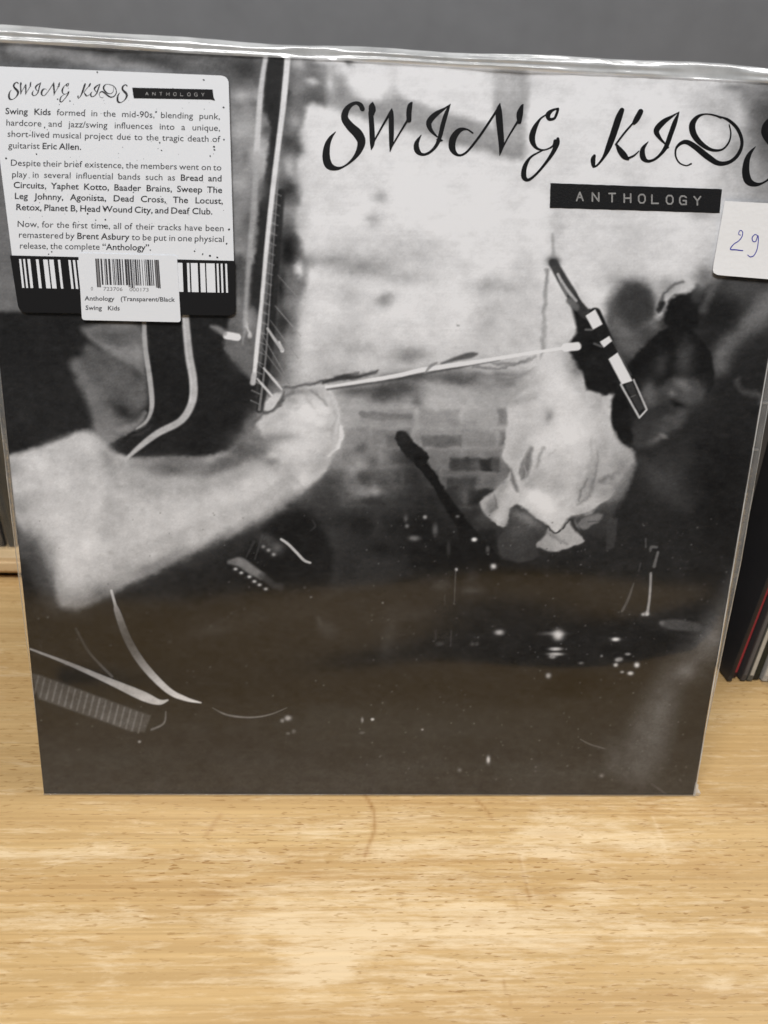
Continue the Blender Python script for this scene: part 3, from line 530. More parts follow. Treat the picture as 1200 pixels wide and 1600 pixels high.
def strip_mesh(strokes, z, dz=2e-5):
    """variable width pen strokes (x, y, width in drawing units) -> flat ribbons with pointed or round ends"""
    V, F = [], []
    for k, s in enumerate(strokes):
        p = catmull(s, 7) if len(s) > 2 else np.array(s, float)
        d = np.gradient(p[:, :2], axis=0); n = np.stack([-d[:, 1], d[:, 0]], -1); n /= (np.linalg.norm(n, axis=1, keepdims=True)+1e-9)
        w = np.maximum(p[:, 2:3], .3)/2
        l = p[:, :2]+n*w; r = p[:, :2]-n*w
        b = len(V); zz = z+k*dz
        for i in range(len(p)):
            V += [unproj(l[i, 0], l[i, 1], zz), unproj(r[i, 0], r[i, 1], zz)]
        for i in range(len(p)-1):
            F.append((b+2*i, b+2*i+1, b+2*i+3, b+2*i+2))
        for e in (0, -1):                                   # round caps
            if w[e, 0] > 1.0:
                c = p[e, :2]; b2 = len(V)
                for j in range(10):
                    an = j*math.tau/10; V.append(unproj(c[0]+w[e, 0]*.98*math.cos(an), c[1]+w[e, 0]*.98*math.sin(an), zz+dz*.4))
                F.append(tuple(range(b2, b2+10)))
    return V, F

TA = lambda p: T(p, 480, 130, 3.3333)
TB = lambda p: T(p, 780, 90, 2.857)
S_shape = TA([(288, 134, 26), (276, 112, 24), (252, 103, 18), (222, 118, 24), (200, 148, 34), (196, 185, 38), (224, 225, 44), (262, 262, 50), (282, 304, 44), (268, 355, 30), (235, 400, 16), (190, 434, 10), (150, 444, 22), (113, 428, 40), (99, 385, 40), (103, 330, 32), (120, 287, 20), (149, 252, 3)])
LETTERS = [
 [S_shape],
 [TA([(342, 97, 3), (338, 120, 34), (340, 150, 34), (346, 164, 8)]), TA([(331, 150, 26), (337, 240, 28), (339, 310, 26), (333, 348, 3)]), TA([(343, 312, 8), (385, 235, 10), (434, 150, 14)]), TA([(440, 135, 8), (438, 170, 26), (438, 300, 24), (431, 358, 3)]), TA([(440, 330, 8), (480, 262, 9), (524, 190, 12)]), TA([(530, 192, 26), (530, 150, 28), (536, 115, 24), (548, 98, 6)])],
 [TA([(747, 107, 3), (727, 150, 20), (708, 210, 24), (692, 275, 22), (672, 325, 18), (635, 362, 14), (598, 371, 16), (573, 350, 30), (570, 312, 24), (595, 268, 3)]), TA([(747, 108, 3), (715, 132, 12), (665, 165, 28), (634, 205, 30), (645, 245, 20), (676, 278, 8)]), TA([(672, 292, 3), (690, 297, 18), (708, 298, 3)])],
 [TA([(862, 259, 9), (830, 240, 10), (792, 246, 26), (760, 288, 36), (756, 340, 34), (784, 374, 14), (825, 363, 12), (880, 300, 13), (935, 222, 13), (1000, 122, 12)]), TA([(1004, 104, 4), (998, 150, 34), (1005, 240, 34), (1011, 320, 28), (1002, 379, 3)]), TA([(1013, 345, 8), (1050, 275, 9), (1096, 200, 12)]), TA([(1105, 202, 22), (1107, 160, 34), (1118, 122, 18), (1124, 112, 8)])],
 [TB([(264, 227, 8), (240, 234, 12), (219, 252, 22), (222, 274, 16), (245, 272, 12), (256, 252, 12), (262, 232, 12)]), TB([(222, 250, 8), (185, 272, 9), (156, 320, 24), (147, 365, 27), (165, 402, 14), (200, 412, 7), (238, 396, 9), (250, 372, 16)]), TB([(262, 362, 14), (258, 385, 22), (236, 430, 17), (200, 480, 12), (160, 525, 11), (128, 546, 14), (110, 530, 24), (115, 485, 20), (142, 443, 10), (195, 413, 6)])],
 [TB([(548, 234, 22), (533, 270, 30), (510, 340, 30), (488, 400, 26), (466, 445, 14), (438, 480, 9), (420, 488, 10)]), TB([(420, 480, 18), (419, 455, 22), (425, 438, 14)]), TB([(632, 240, 24), (615, 272, 26), (602, 292, 18)]), TB([(604, 285, 8), (560, 335, 9), (520, 388, 8)]), TB([(522, 386, 8), (540, 415, 26), (560, 440, 28), (575, 452, 14)]), TB([(572, 450, 10), (600, 438, 8), (625, 416, 4)])],
 [TB([(804, 241, 3), (786, 285, 20), (766, 340, 22), (746, 395, 20), (722, 430, 14), (692, 455, 12), (662, 462, 15), (642, 445, 26), (641, 408, 20), (666, 375, 3)]), TB([(804, 242, 3), (775, 260, 10), (732, 288, 24), (702, 325, 26), (716, 358, 16), (742, 386, 7)]), TB([(735, 400, 3), (750, 400, 14), (759, 402, 3)])],
 [TB([(857, 474, 8), (835, 482, 6), (805, 470, 7), (788, 440, 8), (790, 405, 10), (812, 382, 16), (840, 378, 22), (880, 402, 26), (930, 442, 28), (980, 472, 22), (1030, 465, 16), (1068, 430, 16), (1084, 378, 15), (1065, 320, 16), (1025, 280, 14), (985, 263, 6)]), TB([(990, 268, 10), (960, 257, 8), (920, 252, 7), (885, 265, 16), (862, 300, 28), (870, 345, 28), (905, 387, 22), (950, 412, 14), (995, 410, 9), (1024, 380, 8), (1034, 340, 7), (1027, 300, 6)])],
 [[(x+655.5+(x-504)*.03, y+21.5+(y-150)*.03, w) for x, y, w in S_shape]],
]
for k, L_ in enumerate(LETTERS):
    V, F = strip_mesh(L_, 6e-5)
    mesh_obj('title_letter', V, F, M_ink, cover)

# embossed label tape
def px_poly(pts, z, thick=0):
    V = [unproj(x, y, z) for x, y in pts]
    n = len(V)
    F = [tuple(range(n))]
    if thick:
        V += [unproj(x, y, z-thick) for x, y in pts]
        F += [(i, (i+1) % n, n+(i+1) % n, n+i) for i in range(n)]
    return V, F
def face_up(o):
    bm = bmesh.new(); bm.from_mesh(o.data); bmesh.ops.recalc_face_normals(bm, faces=bm.faces)
    bm.normal_update()
    f = max(bm.faces, key=lambda f: f.calc_area())
    if f.normal.z < 0: bmesh.ops.reverse_faces(bm, faces=bm.faces)
    bm.to_mesh(o.data); bm.free()
def ragged(a, b, n, amp):
    return [(a[0]+(b[0]-a[0])*i/n+random.uniform(-amp, amp)*.4, a[1]+(b[1]-a[1])*i/n+random.uniform(-amp, amp)) for i in range(n)]
pts = ragged((860, 286), (1128, 295.5), 30, .25)+ragged((1128, 295.5), (1124.5, 333), 8, .5)+ragged((1124.5, 333), (859, 324.5), 30, .25)+ragged((859, 324.5), (860, 286), 8, .5)
V, F = px_poly(pts, 1.2e-4, 1.1e-4)
tape = mesh_obj('label_tape', V, F, M_tape, rec); face_up(tape)
GL = {'A': [[(0, 1), (.5, 0)], [(.5, 0), (1, 1)], [(.2, .62), (.8, .62)]], 'N': [[(0, 1), (0, 0)], [(0, 0), (1, 1)], [(1, 1), (1, 0)]], 'T': [[(0, 0), (1, 0)], [(.5, 0), (.5, 1)]],
      'H': [[(0, 0), (0, 1)], [(1, 0), (1, 1)], [(0, .5), (1, .5)]], 'O': [[(.25, 0), (.75, 0)], [(.75, 0), (1, .25)], [(1, .25), (1, .75)], [(1, .75), (.75, 1)], [(.75, 1), (.25, 1)], [(.25, 1), (0, .75)], [(0, .75), (0, .25)], [(0, .25), (.25, 0)]],
      'L': [[(0, 0), (0, 1)], [(0, 1), (1, 1)]], 'G': [[(1, .15), (.7, 0)], [(.7, 0), (.25, 0)], [(.25, 0), (0, .25)], [(0, .25), (0, .75)], [(0, .75), (.25, 1)], [(.25, 1), (1, 1)], [(1, 1), (1, .55)], [(1, .55), (.55, .55)]],
      'Y': [[(0, 0), (.5, .5)], [(1, 0), (.5, .5)], [(.5, .5), (.5, 1)]]}
for ch, X in zip('ANTHOLOGY', (220, 302, 388, 468, 543, 612, 688, 757, 832)):
    cx, cy = 840+X/3.3333, 130+(568+(X-220)*.037)/3.3333
    st = []
    for a_, b_ in GL[ch]:
        st.append([(cx-5+10*a_[0], cy+13*a_[1], 2.4), (cx-5+10*b_[0], cy+13*b_[1], 2.4)])
    V, F = strip_mesh(st, 1.5e-4)
    mesh_obj('embossed_letter', V, F, M_tapeletter, tape)

# ------------------------------------------------------------------ clear plastic sleeve
XL = -W/2; XR = W/2
def margin_r(v_): return np.interp(v_, [0, .02, .06, .12, .2, .32], [.0009, .0013, .0030, .0050, .0052, .0056])
def margin_l(v_): return np.interp(v_, [0, .03, .08, .14, .22, .32], [.0003, .0008, .0021, .0030, .0036, .004])
NU, NV = 150, 150
VV_, FF_ = [], []
def gs(v_, c, w_): return np.exp(-((v_-c)/w_)**2)
xg = np.linspace(XL, XR, NU)[None, :]; yg = (-.0004+(W+.0008)*np.linspace(0, 1, NV))[:, None]
xn = xg/(W/2)                                            # -1 .. 1
# slope of the loose film; it bellies away from the card in its lower third
ya = .106+.014*xn-.006*xn*xn+.004*np.sin(xn*5); yb_ = .066+.016*xn+.004*xn*xn+.003*np.sin(xn*6+1)
slope = .070*gs(yg, ya, .014)*(.5+.5*np.sin(xn*2.4+.6))-.120*gs(yg, yb_+.004, .011)*(.72+.28*np.sin(xn*3.1-1.2))+.060*gs(yg, yb_-.022, .014)
slope = slope+.018*np.sin(xg*38+yg*30)*np.sin(yg*75+xg*12)*gs(yg, .06, .07)+.004*np.sin(xg*31+yg*9)*np.sin(yg*33-xg*8)
zf = np.cumsum(slope, 0)*(W/(NV-1)); zf -= (zf[-1:, :]-zf[0:1, :])*np.clip(yg/W/.5, 0, 1)+zf[0:1, :]
zf -= np.minimum(zf.min(0, keepdims=True), 0)*gs(yg, .07, .06)
zf = np.where(yg > .165, np.clip(zf, -.00012, .00012), np.maximum(zf, -.0002))
for j in range(NV):
    y = -.0004+(W+.0008)*j/(NV-1)
    for i in range(NU):
        x = XL+(W)*i/(NU-1)
        e = min(x-XL, XR-x, y+.0006, W-y+.0004); e = max(0, min(1, e/.012))
        VV_.append((x, y, .00045+(.00030+float(zf[j, i]))*e))
for j in range(NV-1):
    for i in range(NU-1):
        a_ = j*NU+i; FF_.append((a_, a_+1, a_+NU+1, a_+NU))
film = mesh_obj('plastic_front', VV_, FF_, M_film, rec, True)
film_lab = film

def profile_strip(name, prof_fn, n, mat, axis):
    """sweep a cross section along an edge of the sleeve"""
    V, F = [], []; m = None
    for j in range(n):
        pr = prof_fn(j/(n-1)); m = len(pr); V += pr
    for j in range(n-1):
        for i in range(m-1):
            a_ = j*m+i; F.append((a_, a_+1, a_+m+1, a_+m))
    return mesh_obj(name, V, F, mat, rec, True)
def fold(t):                                                    # rolled lip above the card
    x = XL-.0038+(W+.0038+.0056)*t
    h = .0060+.0005*math.sin(t*9+1)+.0003*math.sin(t*31)
    b = .0010+.0006*math.sin(t*13)+.0003*math.sin(t*41+1)
    y0 = W-.0006+.0006*math.sin(t*17)*.3
    k = [(0, .00055), (.0008, b), (.30*h, b*.55), (.5*h, b*.9), (.72*h, .0002-b*.4), (.90*h, -.0012), (h, -.0026), (.97*h, -.0042), (.7*h, -.0056), (.3*h, -.0058), (-.001, -.0052)]
    k = catmull([(a_, b_) for a_, b_ in k], 4)
    return [(x, y0+a_, b_+.00008*math.sin(t*160+a_*900)) for a_, b_ in k]
profile_strip('top_fold', fold, 220, M_fold, 0)
def seam_r(t):
    y = -.0004+(W+.004)*t; mw = float(margin_r(y))
    k = [(0, .0006), (.08, .0009), (.25, .0001), (.5, -.0006), (.75, -.0008), (.92, -.0012), (1, -.0022)]
    return [(XR-.0002+a_*mw, y, b_+.0001*math.sin(y*90+a_*3)) for a_, b_ in catmull(k, 3)]
def seam_l(t):
    y = -.0004+(W+.004)*t; mw = float(margin_l(y))
    k = [(0, .0005), (.1, .0008), (.3, .0002), (.6, -.0006), (.9, -.0012), (1, -.0022)]
    return [(XL+.0002-a_*mw, y, b_) for a_, b_ in catmull(k, 3)]
profile_strip('side_seam', seam_r, 120, M_seam, 1); profile_strip('side_seam', seam_l, 120, M_seam, 1)
def bead(name, fn, n, r, mat=None):
    V, F = [], []
    for j in range(n):
        c = fn(j/(n-1)); rr = r*(1+.25*math.sin(j*.9)+.2*math.sin(j*.37))
        for k in range(6): V.append((c[0]+rr*math.cos(k*math.pi/3), c[1], c[2]+rr*math.sin(k*math.pi/3)))
    for j in range(n-1):
        for k in range(6): F.append((j*6+k, j*6+(k+1) % 6, (j+1)*6+(k+1) % 6, (j+1)*6+k))
    return mesh_obj(name, V, F, mat or M_bead, rec, True)
bead('weld_line', lambda t: (XR-.0002+float(margin_r(W*t)), W*t, -.0022), 120, .00020)
bead('weld_line', lambda t: (XR+.0001, W*t, .0007), 120, .00022)
bead('weld_line', lambda t: (XL+.0002-float(margin_l(W*t)), W*t, -.0022), 120, .00018)
# lower edge of the sleeve and the crimped corner
V, F = [], []
for j in range(60):
    x = XL-.0004+(W+.0014)*j/59
    for k in range(6): V.append((x, -.0002+.00016*math.cos(k*math.pi/3), .0002+.00016*math.sin(k*math.pi/3)))
for j in range(59):
    for k in range(6): F.append((j*6+k, j*6+(k+1) % 6, (j+1)*6+(k+1) % 6, (j+1)*6+k))
mesh_obj('bottom_fold', V, F, M_seam, rec, True)
V = [(XR-.0002, -.0006, 0), (XR+.0024, -.0004, .0003), (XR+.0030, .0014, .0010), (XR+.0021, .0032, -.0002), (XR+.0014, .0060, .0004), (XR-.0002, .0070, 0), (XR+.0010, .0022, .0014)]
mesh_obj('crimped_corner', V, [(0, 1, 6), (1, 2, 6), (2, 3, 6), (3, 4, 6), (4, 5, 6), (5, 0, 6)], M_fold, rec)

# ------------------------------------------------------------------ stickers
def rounded(c, r, n=6):
    c = [np.array(p, float) for p in c]; out = []
    for i in range(len(c)):
        a_, b_, d_ = c[i-1], c[i], c[(i+1) % len(c)]
        p = b_+(a_-b_)/np.linalg.norm(a_-b_)*r; s = b_+(d_-b_)/np.linalg.norm(d_-b_)*r
        for k in range(n+1):
            t = k/n; out.append((1-t)**2*p+2*t*(1-t)*b_+t*t*s)
    return [tuple(p) for p in out]
ZS = .00100
st_c = [(-19, 103), (357, 118.5), (368, 493), (30, 487.5)]
V, F = px_poly(rounded(st_c, 13), ZS, .0001)
info = mesh_obj('information_sticker', V, F, M_white, rec); face_up(info)
blk = rounded([(15.5, 399), (367.2, 407.5), (368.4, 493.2), (29.6, 488)], 12)
n7 = 7
blk = [(15.5, 399), (367.2, 407.5)]+blk[n7*2:]
V, F = px_poly(blk, ZS+2.5e-5); o = mesh_obj('black_band', V, F, M_sblack, info); face_up(o)

_cache = {}
def glyphs(s, off=0.0):
    key = (s, off)
    if key in _cache: return _cache[key]
    c = bpy.data.curves.new('t', 'FONT'); c.body = s; c.size = 1; c.resolution_u = 3; c.offset = off; c.fill_mode = 'FRONT'
    o = bpy.data.objects.new('t', c); scene.collection.objects.link(o)
    dg = bpy.context.evaluated_depsgraph_get(); dg.update()
    me = bpy.data.meshes.new_from_object(o.evaluated_get(dg))
    vs = np.array([tuple(v.co) for v in me.vertices]).reshape(-1, 3)[:, :2]; fs = [tuple(p.vertices) for p in me.polygons]
    bpy.data.objects.remove(o); bpy.data.curves.remove(c); bpy.data.meshes.remove(me)
    w = vs[:, 0].max() if len(vs) else .3
    _cache[key] = (vs, fs, w); return _cache[key]

def text_line(name, words, a, b, cap, z, mat, parent, sx=1.0, justify=True, boldfrom=()):
    """words spread from a to b along the baseline, capital height in drawing units"""
    size = cap/.73
    G = [glyphs(w_, .012 if k in boldfrom else .0) for k, w_ in enumerate(words)]
    a = np.array(a, float); b = np.array(b, float); L_ = np.linalg.norm(b-a); d = (b-a)/L_; n = np.array([d[1], -d[0]])
    tot = sum(g[2] for g in G)*size*sx
    sp = .28*size*sx
    if len(G) > 1:
        if justify: 
            sp = (L_-tot)/(len(G)-1)
            if sp < .22*size*sx:
                f = L_/(tot+.26*size*sx*(len(G)-1)); sx *= f; tot *= f; sp = (L_-tot)/(len(G)-1)
    V, F = [], []; x = 0
    for g in G:
        b0 = len(V)
        for p in g[0]:
            q_ = a+d*(x+p[0]*size*sx)+n*p[1]*size; V.append(unproj(q_[0], q_[1], z))
        F += [tuple(i+b0 for i in f) for f in g[1]]
        x += g[2]*size*sx+sp
    return mesh_obj(name, V, F, mat, parent)
zz = lambda X, Y: (X/3.158, 90+Y/3.158)
LN = [("Swing Kids formed in the mid-90s, blending punk,", (25, 278), (1085, 305), (0, 1)), ("hardcore and jazz/swing influences into a unique,", (28, 335), (1085, 362), ()),
      ("short-lived musical project due to the tragic death of", (35, 390), (1087, 417), ()), ("guitarist Eric Allen.", (40, 447), (400, 455), (1, 2)),
      ("Despite their brief existence, the members went on to", (50, 533), (1092, 557), ()), ("play in several influential bands such as Bread and", (57, 590), (1093, 611), (8, 7)),
      ("Circuits, Yaphet Kotto, Baader Brains, Sweep The", (65, 643), (1096, 668), range(9)), ("Leg Johnny, Agonista, Dead Cross, The Locust,", (70, 697), (1100, 722), range(9)),
      ("Retox, Planet B, Head Wound City, and Deaf Club.", (77, 752), (1048, 774), range(9)), ("Now, for the first time, all of their tracks have been", (83, 835), (1103, 857), ()),
      ("remastered by Brent Asbury to be put in one physical", (90, 888), (1105, 910), (2, 3)), ("release, the complete \u201cAnthology\u201d.", (95, 942), (745, 952), (3,))]
for s, p0, p1, bf in LN:
    text_line('text_line', s.split(' '), zz(*p0), zz(*p1), 10.2, ZS+4e-5, M_stext, info, 1.09, True, tuple(bf))
# small title on the sticker
st = []
for L_ in LETTERS:
    for s in L_:
        st.append([(12.5+(x-504)*.2585, 128+(y-158)*.262-(x-504)*.003, w*.25) for x, y, w in s])
V, F = strip_mesh(st, ZS+4e-5, 1e-6); mesh_obj('small_title', V, F, M_stext, info)
V, F = px_poly([zz(652, 148), zz(1049, 157), zz(1054, 196), zz(1062, 213), zz(1040, 208), zz(660, 201)], ZS+4e-5); o = mesh_obj('small_label_tape', V, F, M_sblack, info); face_up(o)
st = []
for k, ch in enumerate('ANTHOLOGY'):
    cx, cy = zz(725+k*34.5, 170+k*.6)
    for a_, b_ in GL[ch]: st.append([(cx-2.2+4.4*a_[0], cy+5*a_[1], .8), (cx-2.2+4.4*b_[0], cy+5*b_[1], .8)])
V, F = strip_mesh(st, ZS+6e-5, 1e-6); mesh_obj('small_tape_letters', V, F, M_tapeletter, info)
# bar pattern on the black band
def bar(x0, x1, yt, yb, sl, z, mat, parent, sc=3.0, oy=380):
    V, F = px_poly([(x0/sc, oy+yt/sc), (x1/sc, oy+(yt+.02*(x1-x0))/sc), ((x1+sl)/sc, oy+(yb+.02*(x1-x0))/sc), ((x0+sl)/sc, oy+yb/sc)], z)
    o = mesh_obj('bar', V, F, mat, parent); face_up(o)
for x0, x1 in [(89, 99), (108, 117), (128, 141), (168, 181), (202, 223), (230, 251), (271, 282), (320, 331), (341, 352), (361, 372)]:
    bar(x0, x1, 74+(x0-90)*.02, 209+(x0-90)*.02, 15, ZS+5e-5, M_white, info)
for x0, x1 in [(832, 855), (876, 887), (894, 926), (937, 960), (966, 1006), (1015, 1024), (1034, 1043), (1055, 1064)]:
    bar(x0, x1, 92+(x0-850)*.02, 228+(x0-850)*.02, 5, ZS+5e-5, M_white, info)
# ink splatter
V, F = [], []
spl = [zz(*p) for p in [(480, 72), (1005, 110), (1103, 246), (1105, 405), (788, 420), (797, 458), (1056, 440), (1058, 455), (1037, 486), (220, 345), (658, 665), (472, 802), (520, 800), (515, 832), (1036, 978), (1072, 986), (1130, 848), (284, 205), (345, 214), (180, 476), (770, 268), (432, 770), (515, 745), (1118, 918), (30, 497), (960, 955), (1000, 970), (240, 970), (255, 958)]]
for i in range(150): spl.append((random.uniform(8, 352), random.uniform(126, 396)))
for i, (x, y) in enumerate(spl):
    r = random.uniform(1.1, 1.9) if i < 29 else random.uniform(.25, .75)
    b0 = len(V); el = random.uniform(.6, 1); an = random.uniform(0, 3)
    for k in range(7):
        t = k*math.tau/7; dx, dy = r*math.cos(t), r*el*math.sin(t)
        V.append(unproj(x+dx*math.cos(an)-dy*math.sin(an), y+dx*math.sin(an)+dy*math.cos(an), ZS+5.5e-5))
    F.append(tuple(range(b0, b0+7)))
o = mesh_obj('ink_splatter', V, F, M_stext, info); tag(o, kind='stuff')
# shop barcode label
lc = [(122.3, 395.2), (276.5, 399.5), (282.5, 503.5), (128, 500)]
V, F = px_poly(rounded(lc, 5), ZS+2.2e-4, 1.6e-4)
lab = mesh_obj('barcode_label', V, F, M_tlabel, rec); face_up(lab)
tag(lab, 'small white shop label with a printed barcode')
x = 446; random.seed(11); pat = []
while x < 740:
    w_ = random.choice([3, 3, 5, 5, 8, 10]); pat.append((x, min(x+w_, 744))); x += w_+random.choice([3, 3, 4, 6, 8])
for i, (a_, b_) in enumerate(pat):
    long = i in (0, 1, len(pat)//2, len(pat)//2+1, len(pat)-1, len(pat)-2)
    bar(a_, b_, 72+(a_-445)*.02, (206 if long else 194)+(a_-445)*.02, 8 if not long else 9.5, ZS+2.6e-4, M_tink, lab)
M_tgrey = simple('thermal_grey', (.22, .22, .23), .5, .2)
bar(722, 740, 78, 208, 9, ZS+2.5e-4, M_tgrey, lab); bar(594, 604, 75, 206, 9, ZS+2.5e-4, M_tgrey, lab); bar(446, 462, 72, 206, 9, ZS+2.5e-4, M_tgrey, lab)
q3 = lambda X, Y: (X/3, 380+Y/3)
text_line('digits', ['0'], q3(425, 221), q3(440, 221.5), 6, ZS+2.6e-4, M_tgrey, lab, .9, False)
text_line('digits', ['723706'], q3(483, 222), q3(585, 224), 6, ZS+2.6e-4, M_tgrey, lab, 1.25, False)
text_line('digits', ['000173'], q3(606, 225), q3(710, 227), 6, ZS+2.6e-4, M_tgrey, lab, 1.25, False)
text_line('text_line', ['Anthology', '(Transparent/Black'], q3(397, 268), q3(820, 274), 7.2, ZS+2.6e-4, M_tink, lab, 1.12, True, (0, 1))
text_line('text_line', ['Swing', 'Kids'], q3(400, 312), q3(561, 315), 7.2, ZS+2.6e-4, M_tink, lab, 1.12, True, (0, 1))
# hand-written price label, curling off the film a little
def price_grid():
    c = [np.array(p, float) for p in [(1132.5, 314), (1266, 321), (1259, 441), (1112, 429)]]
    n = 14; V, F = [], []
    for j in range(n+1):
        for i in range(n+1):
            s, t = i/n, j/n
            p = (c[0]*(1-s)+c[1]*s)*(1-t)+(c[3]*(1-s)+c[2]*s)*t
            if i == 0 and j == n: p += np.array([3.2, -2.8])
            if i == 1 and j == n: p += np.array([-1.5, -.4])
            if i == 0 and j == n-1: p += np.array([.4, 1.5])
            z = ZS+.0002+.0004*max(0, t-.55)**2*4
            V.append(unproj(p[0], p[1], z-.00012))
    for j in range(n):
        for i in range(n):
            a_ = j*(n+1)+i; F.append((a_, a_+n+1, a_+n+2, a_+1))
    return V, F
V, F = price_grid(); price = mesh_obj('price_label', V, F, M_price, rec, True); face_up(price)
tag(price, 'white paper price label with a handwritten 29 in blue pen')
E6 = lambda p: T([(a_, b_, c_) for a_, b_, c_ in p], 1000, 300, 6)
def pen(name, pts):
    V, F = strip_mesh([E6(pts)], 0, 0)
    # lay the stroke on the curved paper
    out = []
    p = catmull(E6(pts), 7); d = np.gradient(p[:, :2], axis=0); n = np.stack([-d[:, 1], d[:, 0]], -1); n /= np.linalg.norm(n, axis=1, keepdims=True)+1e-9
    V, F = [], []
    for i in range(len(p)):
        for sg in (1, -1):
            x, y = p[i, :2]+sg*n[i]*p[i, 2]/2
            t = (y-316)/115; s = (x-1125)/150
            V.append(unproj(x, y, ZS+.0002+.0004*max(0, t-.55)**2*4-.00005))
    for i in range(len(p)-1): F.append((2*i, 2*i+1, 2*i+3, 2*i+2))
    return mesh_obj(name, V, F, M_pen, price)
pen('digit', [(945, 405, 6), (926, 396, 7), (932, 366, 7), (950, 361, 7), (963, 380, 8), (955, 420, 8), (925, 458, 8), (878, 490, 8), (848, 536, 10), (900, 542, 10), (967, 550, 8)])
pen('digit', [(1100, 408, 7), (1078, 398, 7), (1052, 428, 8), (1060, 462, 8), (1086, 460, 8), (1106, 408, 8), (1109, 460, 8), (1098, 535, 8), (1070, 592, 8), (1036, 608, 8), (1007, 588, 6)])

# ================================================================== TABLE
def wood_material(name='pale_wood', base=((.49, .31, .130), (.595, .41, .192)), use_wear_sheen=True):
    m, nt, b = new_mat(name); N = nt.nodes.new; L = nt.links.new
    tc = N('ShaderNodeTexCoord')
    def nz(scale, sx, sy, detail=4, dist=0, rough=.55):
        mp = N('ShaderNodeMapping'); mp.inputs['Scale'].default_value = (sx, sy, 1); L(tc.outputs['Object'], mp.inputs['Vector'])
        n = N('ShaderNodeTexNoise'); n.inputs['Scale'].default_value = scale; n.inputs['Detail'].default_value = detail; n.inputs['Distortion'].default_value = dist; n.inputs['Roughness'].default_value = rough
        L(mp.outputs[0], n.inputs['Vector']); return n.outputs['Fac']
    def ramp(src, p):
        r = N('ShaderNodeValToRGB'); e = r.color_ramp.elements
        e[0].position, e[0].color = p[0][0], (*p[0][1], 1); e[1].position, e[1].color = p[-1][0], (*p[-1][1], 1)
        for pos, c in p[1:-1]:
            x = e.new(pos); x.color = (*c, 1)
        L(src, r.inputs[0]); return r.outputs[0]
    def mix(f, a_, b_, mode='MIX'):
        x = N('ShaderNodeMix'); x.data_type = 'RGBA'; x.blend_type = mode
        for s, i in ((f, 0), (a_, 6), (b_, 7)):
            if isinstance(s, (int, float)): x.inputs[i].default_value = s
            elif isinstance(s, tuple): x.inputs[i].default_value = (*s, 1)
            else: L(s, x.inputs[i])
        return x.outputs[2]
    g = nz(12, .16, 3.0, 8, 1.3, .62); band = ramp(g, [(.30, base[0]), (.50, tuple((base[0][i]+base[1][i])/2 for i in range(3))), (.68, base[1])])
    fine = nz(90, .06, 6, 4, .3); f2 = ramp(fine, [(.40, (.90, .885, .86)), (.62, (1.05, 1.05, 1.05))])
    c = mix(1.0, band, f2, 'MULTIPLY')
    pore = nz(640, .24, 1.3, 2, .2); pf = ramp(pore, [(.607, (0, 0, 0)), (.66, (1, 1, 1))])
    pz = nz(9, .4, 1.2, 3); pzf = ramp(pz, [(.36, (.15, .15, .15)), (.60, (1, 1, 1))])
    pm = mix(1.0, pf, pzf, 'MULTIPLY'); 
    smudge = ramp(nz(11, 1, 1.4, 5, 1.2), [(.60, (0, 0, 0)), (.72, (.7, .7, .7))])
    c = mix(smudge, c, mix(1.0, c, (.88, .82, .72), 'MULTIPLY'))
    if use_wear_sheen:
        at = N('ShaderNodeAttribute'); at.attribute_name = 'wear_sheen'; sp_ = N('ShaderNodeSeparateColor'); L(at.outputs['Color'], sp_.inputs[0])
        brk = ramp(nz(60, .35, 1.6, 5, .8), [(.38, (0, 0, 0)), (.60, (1, 1, 1))])
        def madd(a_, m_, c_):
            x = N('ShaderNodeMath'); x.operation = 'MULTIPLY_ADD'; L(a_, x.inputs[0]); x.inputs[1].default_value = m_
            if isinstance(c_, float): x.inputs[2].default_value = c_
            else: L(c_, x.inputs[2])
            return x.outputs[0]
        nA = madd(nz(42, .45, 1.6, 7, 1.0, .72), 2.0, -1.0); nB = madd(nz(420, .20, 1.3, 4, .2, .75), 1.5, nA); nC = madd(nz(120, .10, 2.6, 5, .4, .7), 1.5, nB)
        wfo = madd(sp_.outputs[0], .78, nC)                 # worn patches and painted glare, broken up by grain and rubbing
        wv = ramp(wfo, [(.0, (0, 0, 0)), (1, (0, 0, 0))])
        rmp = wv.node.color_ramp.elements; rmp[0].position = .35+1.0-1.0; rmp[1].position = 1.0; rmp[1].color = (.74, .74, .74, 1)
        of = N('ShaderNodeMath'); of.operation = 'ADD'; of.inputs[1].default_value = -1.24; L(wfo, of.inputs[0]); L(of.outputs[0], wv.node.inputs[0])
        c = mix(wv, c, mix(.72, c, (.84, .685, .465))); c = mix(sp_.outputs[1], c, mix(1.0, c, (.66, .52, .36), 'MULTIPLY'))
    c = mix(pm, c, mix(1.0, c, (.66, .56, .42), 'MULTIPLY'))
    L(c, b.inputs['Base Color'])
    rr = ramp(nz(26, .6, 1.3, 5, .8), [(.35, (.30, .30, .30)), (.65, (.50, .50, .50))]); L(rr, b.inputs['Roughness'])
    b.inputs['Specular IOR Level'].default_value = .5
    bp = N('ShaderNodeBump'); bp.inputs['Strength'].default_value = .25; bp.inputs['Distance'].default_value = .0004
    hh = mix(1.0, fine, pm, 'SUBTRACT'); L(hh, bp.inputs['Height']); L(bp.outputs[0], b.inputs['Normal'])
    return m
M_wood = wood_material(); M_wood2 = wood_material('shelf_wood', ((.52, .37, .20), (.64, .48, .29)), False)

